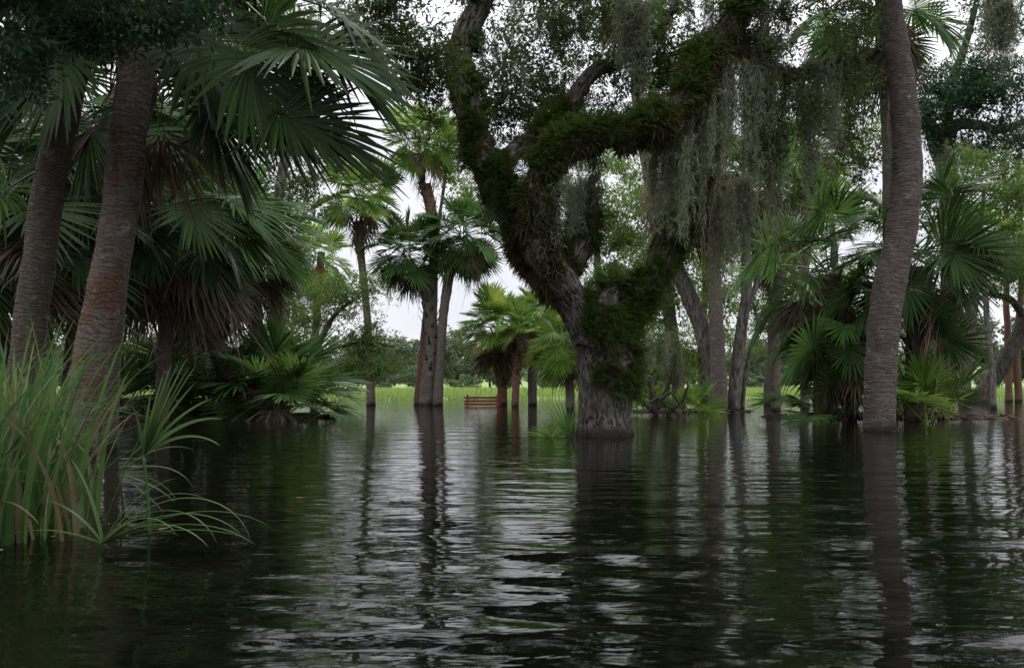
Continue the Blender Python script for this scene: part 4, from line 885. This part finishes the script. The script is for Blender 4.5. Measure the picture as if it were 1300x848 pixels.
# ================================================================== shoreline litter
def litter(name, label, cx, cy, rx, ry, n, seed, size=.35):
    r = np.random.default_rng(seed); mb = MB()
    for i in range(n):
        a = r.uniform(0, 6.28); q = r.uniform(.25, 1.05); x = cx+rx*q*math.cos(a); y = cy+ry*q*math.sin(a); z = max(float(ground_z(x, y)), -.02)+.015
        an = r.uniform(0, 3.14); L = size*r.uniform(.4, 1.6); up_ = r.normal(0, .12)
        d = np.array([math.cos(an), math.sin(an), up_]); p0 = np.array([x, y, z]); c = p0+np.array([0, 0, r.uniform(.0, .07)])
        p, rr, _ = resample(np.array([p0-d*L*.5, c, p0+d*L*.5+np.array([0, 0, r.uniform(-.02, .08)])]), [.016*r.uniform(.5, 1.6)]*3, L/4); tube(mb, p, rr, 4)
    tag(mb.build(name, M['litter'], smooth=False), label, 'leaf litter', kind='stuff')
litter('bank_litter', 'dead sticks and palm litter heaped along the edge of the left bank', -7.3, 19.2, 3.3, 1.5, 900, 1)
litter('islet_litter', 'dead leaf stems strewn on the mud around the right palms', 6.8, 19.0, 1.2, .7, 330, 2)
litter('islet_litter', 'dead leaf stems on the mud right of the curved palm trunk', 9.3, 19.0, 1.6, .8, 380, 3)
litter('waterline_litter', 'floating twigs along the waterline behind the oak', 4.6, 23.2, 1.7, .6, 260, 4)
for i, (x, y, s) in enumerate([(7.0, 18.6, .9), (8.6, 18.5, .9), (9.9, 18.7, .9), (-5.2, 18.6, 1.0), (-6.6, 18.2, 1.0), (-8.3, 18.2, .9), (-4.6, 19, .9)]):
    rt = empty('fallen_frond', (x, y, 0), ['dry fallen fan lying on the mud left of the curved trunk', 'dry fallen fan on the mud below the upright palmetto', 'dry fallen fan at the right tip of the islet', 'dry fallen fan near the tip of the left bank', 'dry fallen fan on the middle of the left bank', 'dry fallen fan toward the left end of the bank', 'dry fallen fan under the arching palmetto'][i], 'fallen frond')
    random.seed(i); o = add_frond(rt, 'dead', None, i*1.7, s, at=(x, y, .22), tilt=-1.0); o.name = 'dead_leaf'
# driftwood branch by the water right of the oak
dw = P(850, 527, 20); mb = MB()
for tr in ([(825, 512), (835, 505), (846, 514), (852, 528)], [(838, 508), (850, 498), (862, 512), (870, 527)], [(846, 514), (856, 520), (864, 532)]):
    p, rr, _ = resample(np.array([P(a, b, 20) for a, b in tr]), np.linspace(.035, .02, len(tr)), .08); tube(mb, p, rr, 6)
tag(mb.build('dead_branch', M['twig']), 'crooked dark dead branch arching into the water right of the oak', 'branch')

# ================================================================== foreground grass, seedling fans
def blade(mb, b, az, L, w_, e0, bend, r, n=12, tw=.3, turn=0):
    e = e0; p = np.array(b, float); pts = [p.copy()]; ds = L/n
    kink = r.integers(4, n) if (n == 12 and r.random() < .22) else -1
    for k in range(n):
        if k == kink: e -= r.uniform(.5, 1.5); az += r.normal(0, .4)
        e -= bend/n*(.3+1.4*k/n); a = az+tw*k/n; p = p+ds*np.array([math.cos(e)*math.cos(a), math.cos(e)*math.sin(a), math.sin(e)]); pts.append(p.copy())
    pts = np.array(pts); T = np.gradient(pts, axis=0); T /= np.linalg.norm(T, axis=1)[:, None]
    side = np.array([-math.sin(az), math.cos(az), 0.])*math.cos(turn)+np.array([-math.sin(e0)*math.cos(az), -math.sin(e0)*math.sin(az), math.cos(e0)])*math.sin(turn); S_ = side[None]-T*(T@side)[:, None]; S_ /= np.linalg.norm(S_, axis=1)[:, None]; U = np.cross(T, S_)
    t = np.linspace(0, 1, n+1); hw = (w_/2*np.minimum(1, .45+t*3)*np.clip(1-t, 0, 1)**.55+.0006)[:, None]
    V = np.stack([pts-S_*hw+U*hw*.35, pts, pts+S_*hw+U*hw*.35], 1).reshape(-1, 3); i = np.arange(n)[:, None]*3
    mb.add(V, np.concatenate([np.stack([i+0, i+1, i+4, i+3], -1).reshape(-1, 4), np.stack([i+1, i+2, i+5, i+4], -1).reshape(-1, 4)]))
rb = np.random.default_rng(31)
clumps = [(-20, 690, 3.9), (22, 680, 3.95), (48, 670, 4.1), (10, 640, 4.4), (-50, 660, 4.1), (58, 640, 4.5), (50, 620, 4.9), (-10, 600, 4.9), (-60, 700, 3.7), (45, 610, 5.2)]
mb = MB(); md_ = MB()
for (cx, cy, D) in clumps:
    c = P(cx, cy, D); c[2] = 0
    for i in range(46):
        b = c+np.array([rb.normal(-.03, .11), rb.normal(0, .16), -.06]); az = rb.uniform(0, 6.28)
        L = rb.uniform(.55, 1.18)*(1.0 if cx < 60 else .78); dry = rb.random() < .2
        blade(md_ if dry else mb, b, az, L*(.8 if dry else 1), rb.uniform(.012, .036), R(rb.uniform(68, 89)), rb.uniform(.08, 1.3)*(1 if math.cos(az) < .3 else .7)*(1.5 if dry else 1), rb)
tag(mb.build('sedge_grass', M['grass_blade']), 'long blue-green grass blades growing thickly in the shallow water at lower left', 'tall grass', kind='stuff')
tag(md_.build('dry_grass', M['grass_dry']), 'pale dry blades mixed into the tall grass at lower left', 'dry grass', kind='stuff')
# seedling fans: long narrow segments from a single hub
def seedling(name, label, hx, hy, D, segs, mat, foot=None, turn=0, k=1):
    h = P(hx, hy, D); root = empty(name, (h[0], h[1], 0), label, 'palmetto leaf'); loc = np.array(root.location)
    mb = MB()
    for (az, e0, L, w_, bend) in segs: blade(mb, h-loc, az, L*k, w_*k, e0, bend, rb, n=14, tw=0, turn=turn*(1+.25*math.sin(L*50)))
    mb.build('leaf_fan', mat, root)
    f = h-loc if foot is None else foot
    mb = MB(); p, rr, _ = resample(np.array([[h[0]-loc[0]+.02, .05, -.2], [h[0]-loc[0]+.01, .02, h[2]*.5], h-loc]), [.009, .008, .006], .05); tube(mb, p, rr, 6); mb.build('stem', mat, root)
rs = np.random.default_rng(4)
seedling('palmetto_seedling', 'low palmetto leaf arching its long fingers over the water at lower left', 130, 690, 3.7,
         [(R(a), R(e), L, .024, b) for a, e, L, b in [(0, 22, .68, 1.0), (5, 34, .66, 1.5), (-10, 44, .62, 1.9), (8, 55, .5, 1.4), (-5, 15, .62, .5), (12, 28, .74, 1.1), (-14, 30, .55, 1.3), (20, 62, .42, .9), (178, 20, .5, .9), (170, 50, .4, 1.0), (160, 75, .4, .5), (-30, 38, .5, 1.2), (2, 48, .78, 2.2), (-20, 24, .42, .7)]], M['grass_blade'])
seedling('palmetto_seedling', 'upright folded green fan standing in the shallows right of the tall grass', 182, 578, 4.1,
         [(R(a), R(e), L, .032, b) for a, e, L, b in [(-10, 84, .40, .1), (0, 78, .50, .1), (5, 72, .58, .1), (0, 68, .62, .1), (5, 63, .60, .12), (-5, 58, .52, .2), (5, 52, .50, .5), (0, 45, .52, .9), (0, 36, .48, 1.3), (180, 84, .3, .3), (0, 74, .55, .05), (2, 65, .58, .1)]], M['grass_blade'], turn=1.0, k=.82)
seedling('palmetto_seedling', 'ragged leaf drooping above the water between grass and upright fan', 150, 600, 4.8,
         [(R(a), R(e), L, .014, b) for a, e, L, b in [(0, 40, .45, 1.0), (10, 20, .45, 1.5), (-10, 0, .4, 1.0), (20, -20, .35, .5), (0, 55, .3, .6), (0, -35, .35, .3)]], M['grass_blade'], turn=.8)
seedling('palmetto_seedling', 'spiky green fan rising from the water against the left of the oak trunk', 722, 553, 12.0,
         [(R(a), R(e), L, .036, b) for a, e, L, b in [(180, 155-90, .50, .1), (180, 72, .52, .1), (180, 79, .5, .1), (180, 57, .48, .1), (180, 50, .44, .1), (0, 88, .48, .1), (0, 80, .45, .1), (0, 73, .38, .1), (180, 43, .38, .1), (180, 85, .5, .05)]], M['frond_mid'], turn=1.1)
seedling('palmetto_seedling', 'dark fan lying half sunk beside the spiky green fan', 700, 556, 11.8,
         [(R(a), R(e), L, .030, b) for a, e, L, b in [(180, 10, .42, .1), (178, 18, .42, .2), (182, 27, .38, .2), (180, 36, .32, .2), (180, 48, .26, .2), (0, 40, .2, .2), (0, 60, .2, .2), (180, 66, .22, .1)]], M['frond_mid'], turn=1.1)
mb = MB(); rl = np.random.default_rng(77); nl = 110
cx = np.concatenate([rl.normal(-2.4, .4, 20), rl.uniform(-9, -4.4, 40), rl.uniform(5.2, 10.5, 40), rl.uniform(-4, 6, 10)]); cy = np.concatenate([rl.normal(4.4, .6, 20), rl.normal(16.8, .4, 40), rl.normal(17.9, .3, 40), rl.uniform(9, 16, 10)])
instance(mb, (np.array([[0, 0, 0], [.4, .22, .03], [.8, .16, .0], [1, 0, .05], [.7, -.2, .02], [.35, -.2, 0]]), np.array([[0, 1, 2, 3], [0, 3, 4, 5]])), np.stack([cx, cy, np.full(nl, .012)], -1), rot_from(np.stack([np.cos(cx*99), np.sin(cx*99), cx*0], -1), np.array([0, 0, 1.])+cx[:, None]*0), rl.uniform(.03, .075, nl))
tag(mb.build('floating_leaves', M['grass_dry'], smooth=False), 'small dead leaves and specks floating on the dark water', 'floating leaves', kind='stuff')
print('objects', len(bpy.data.objects), 'polys', sum(len(m.polygons) for m in bpy.data.meshes))
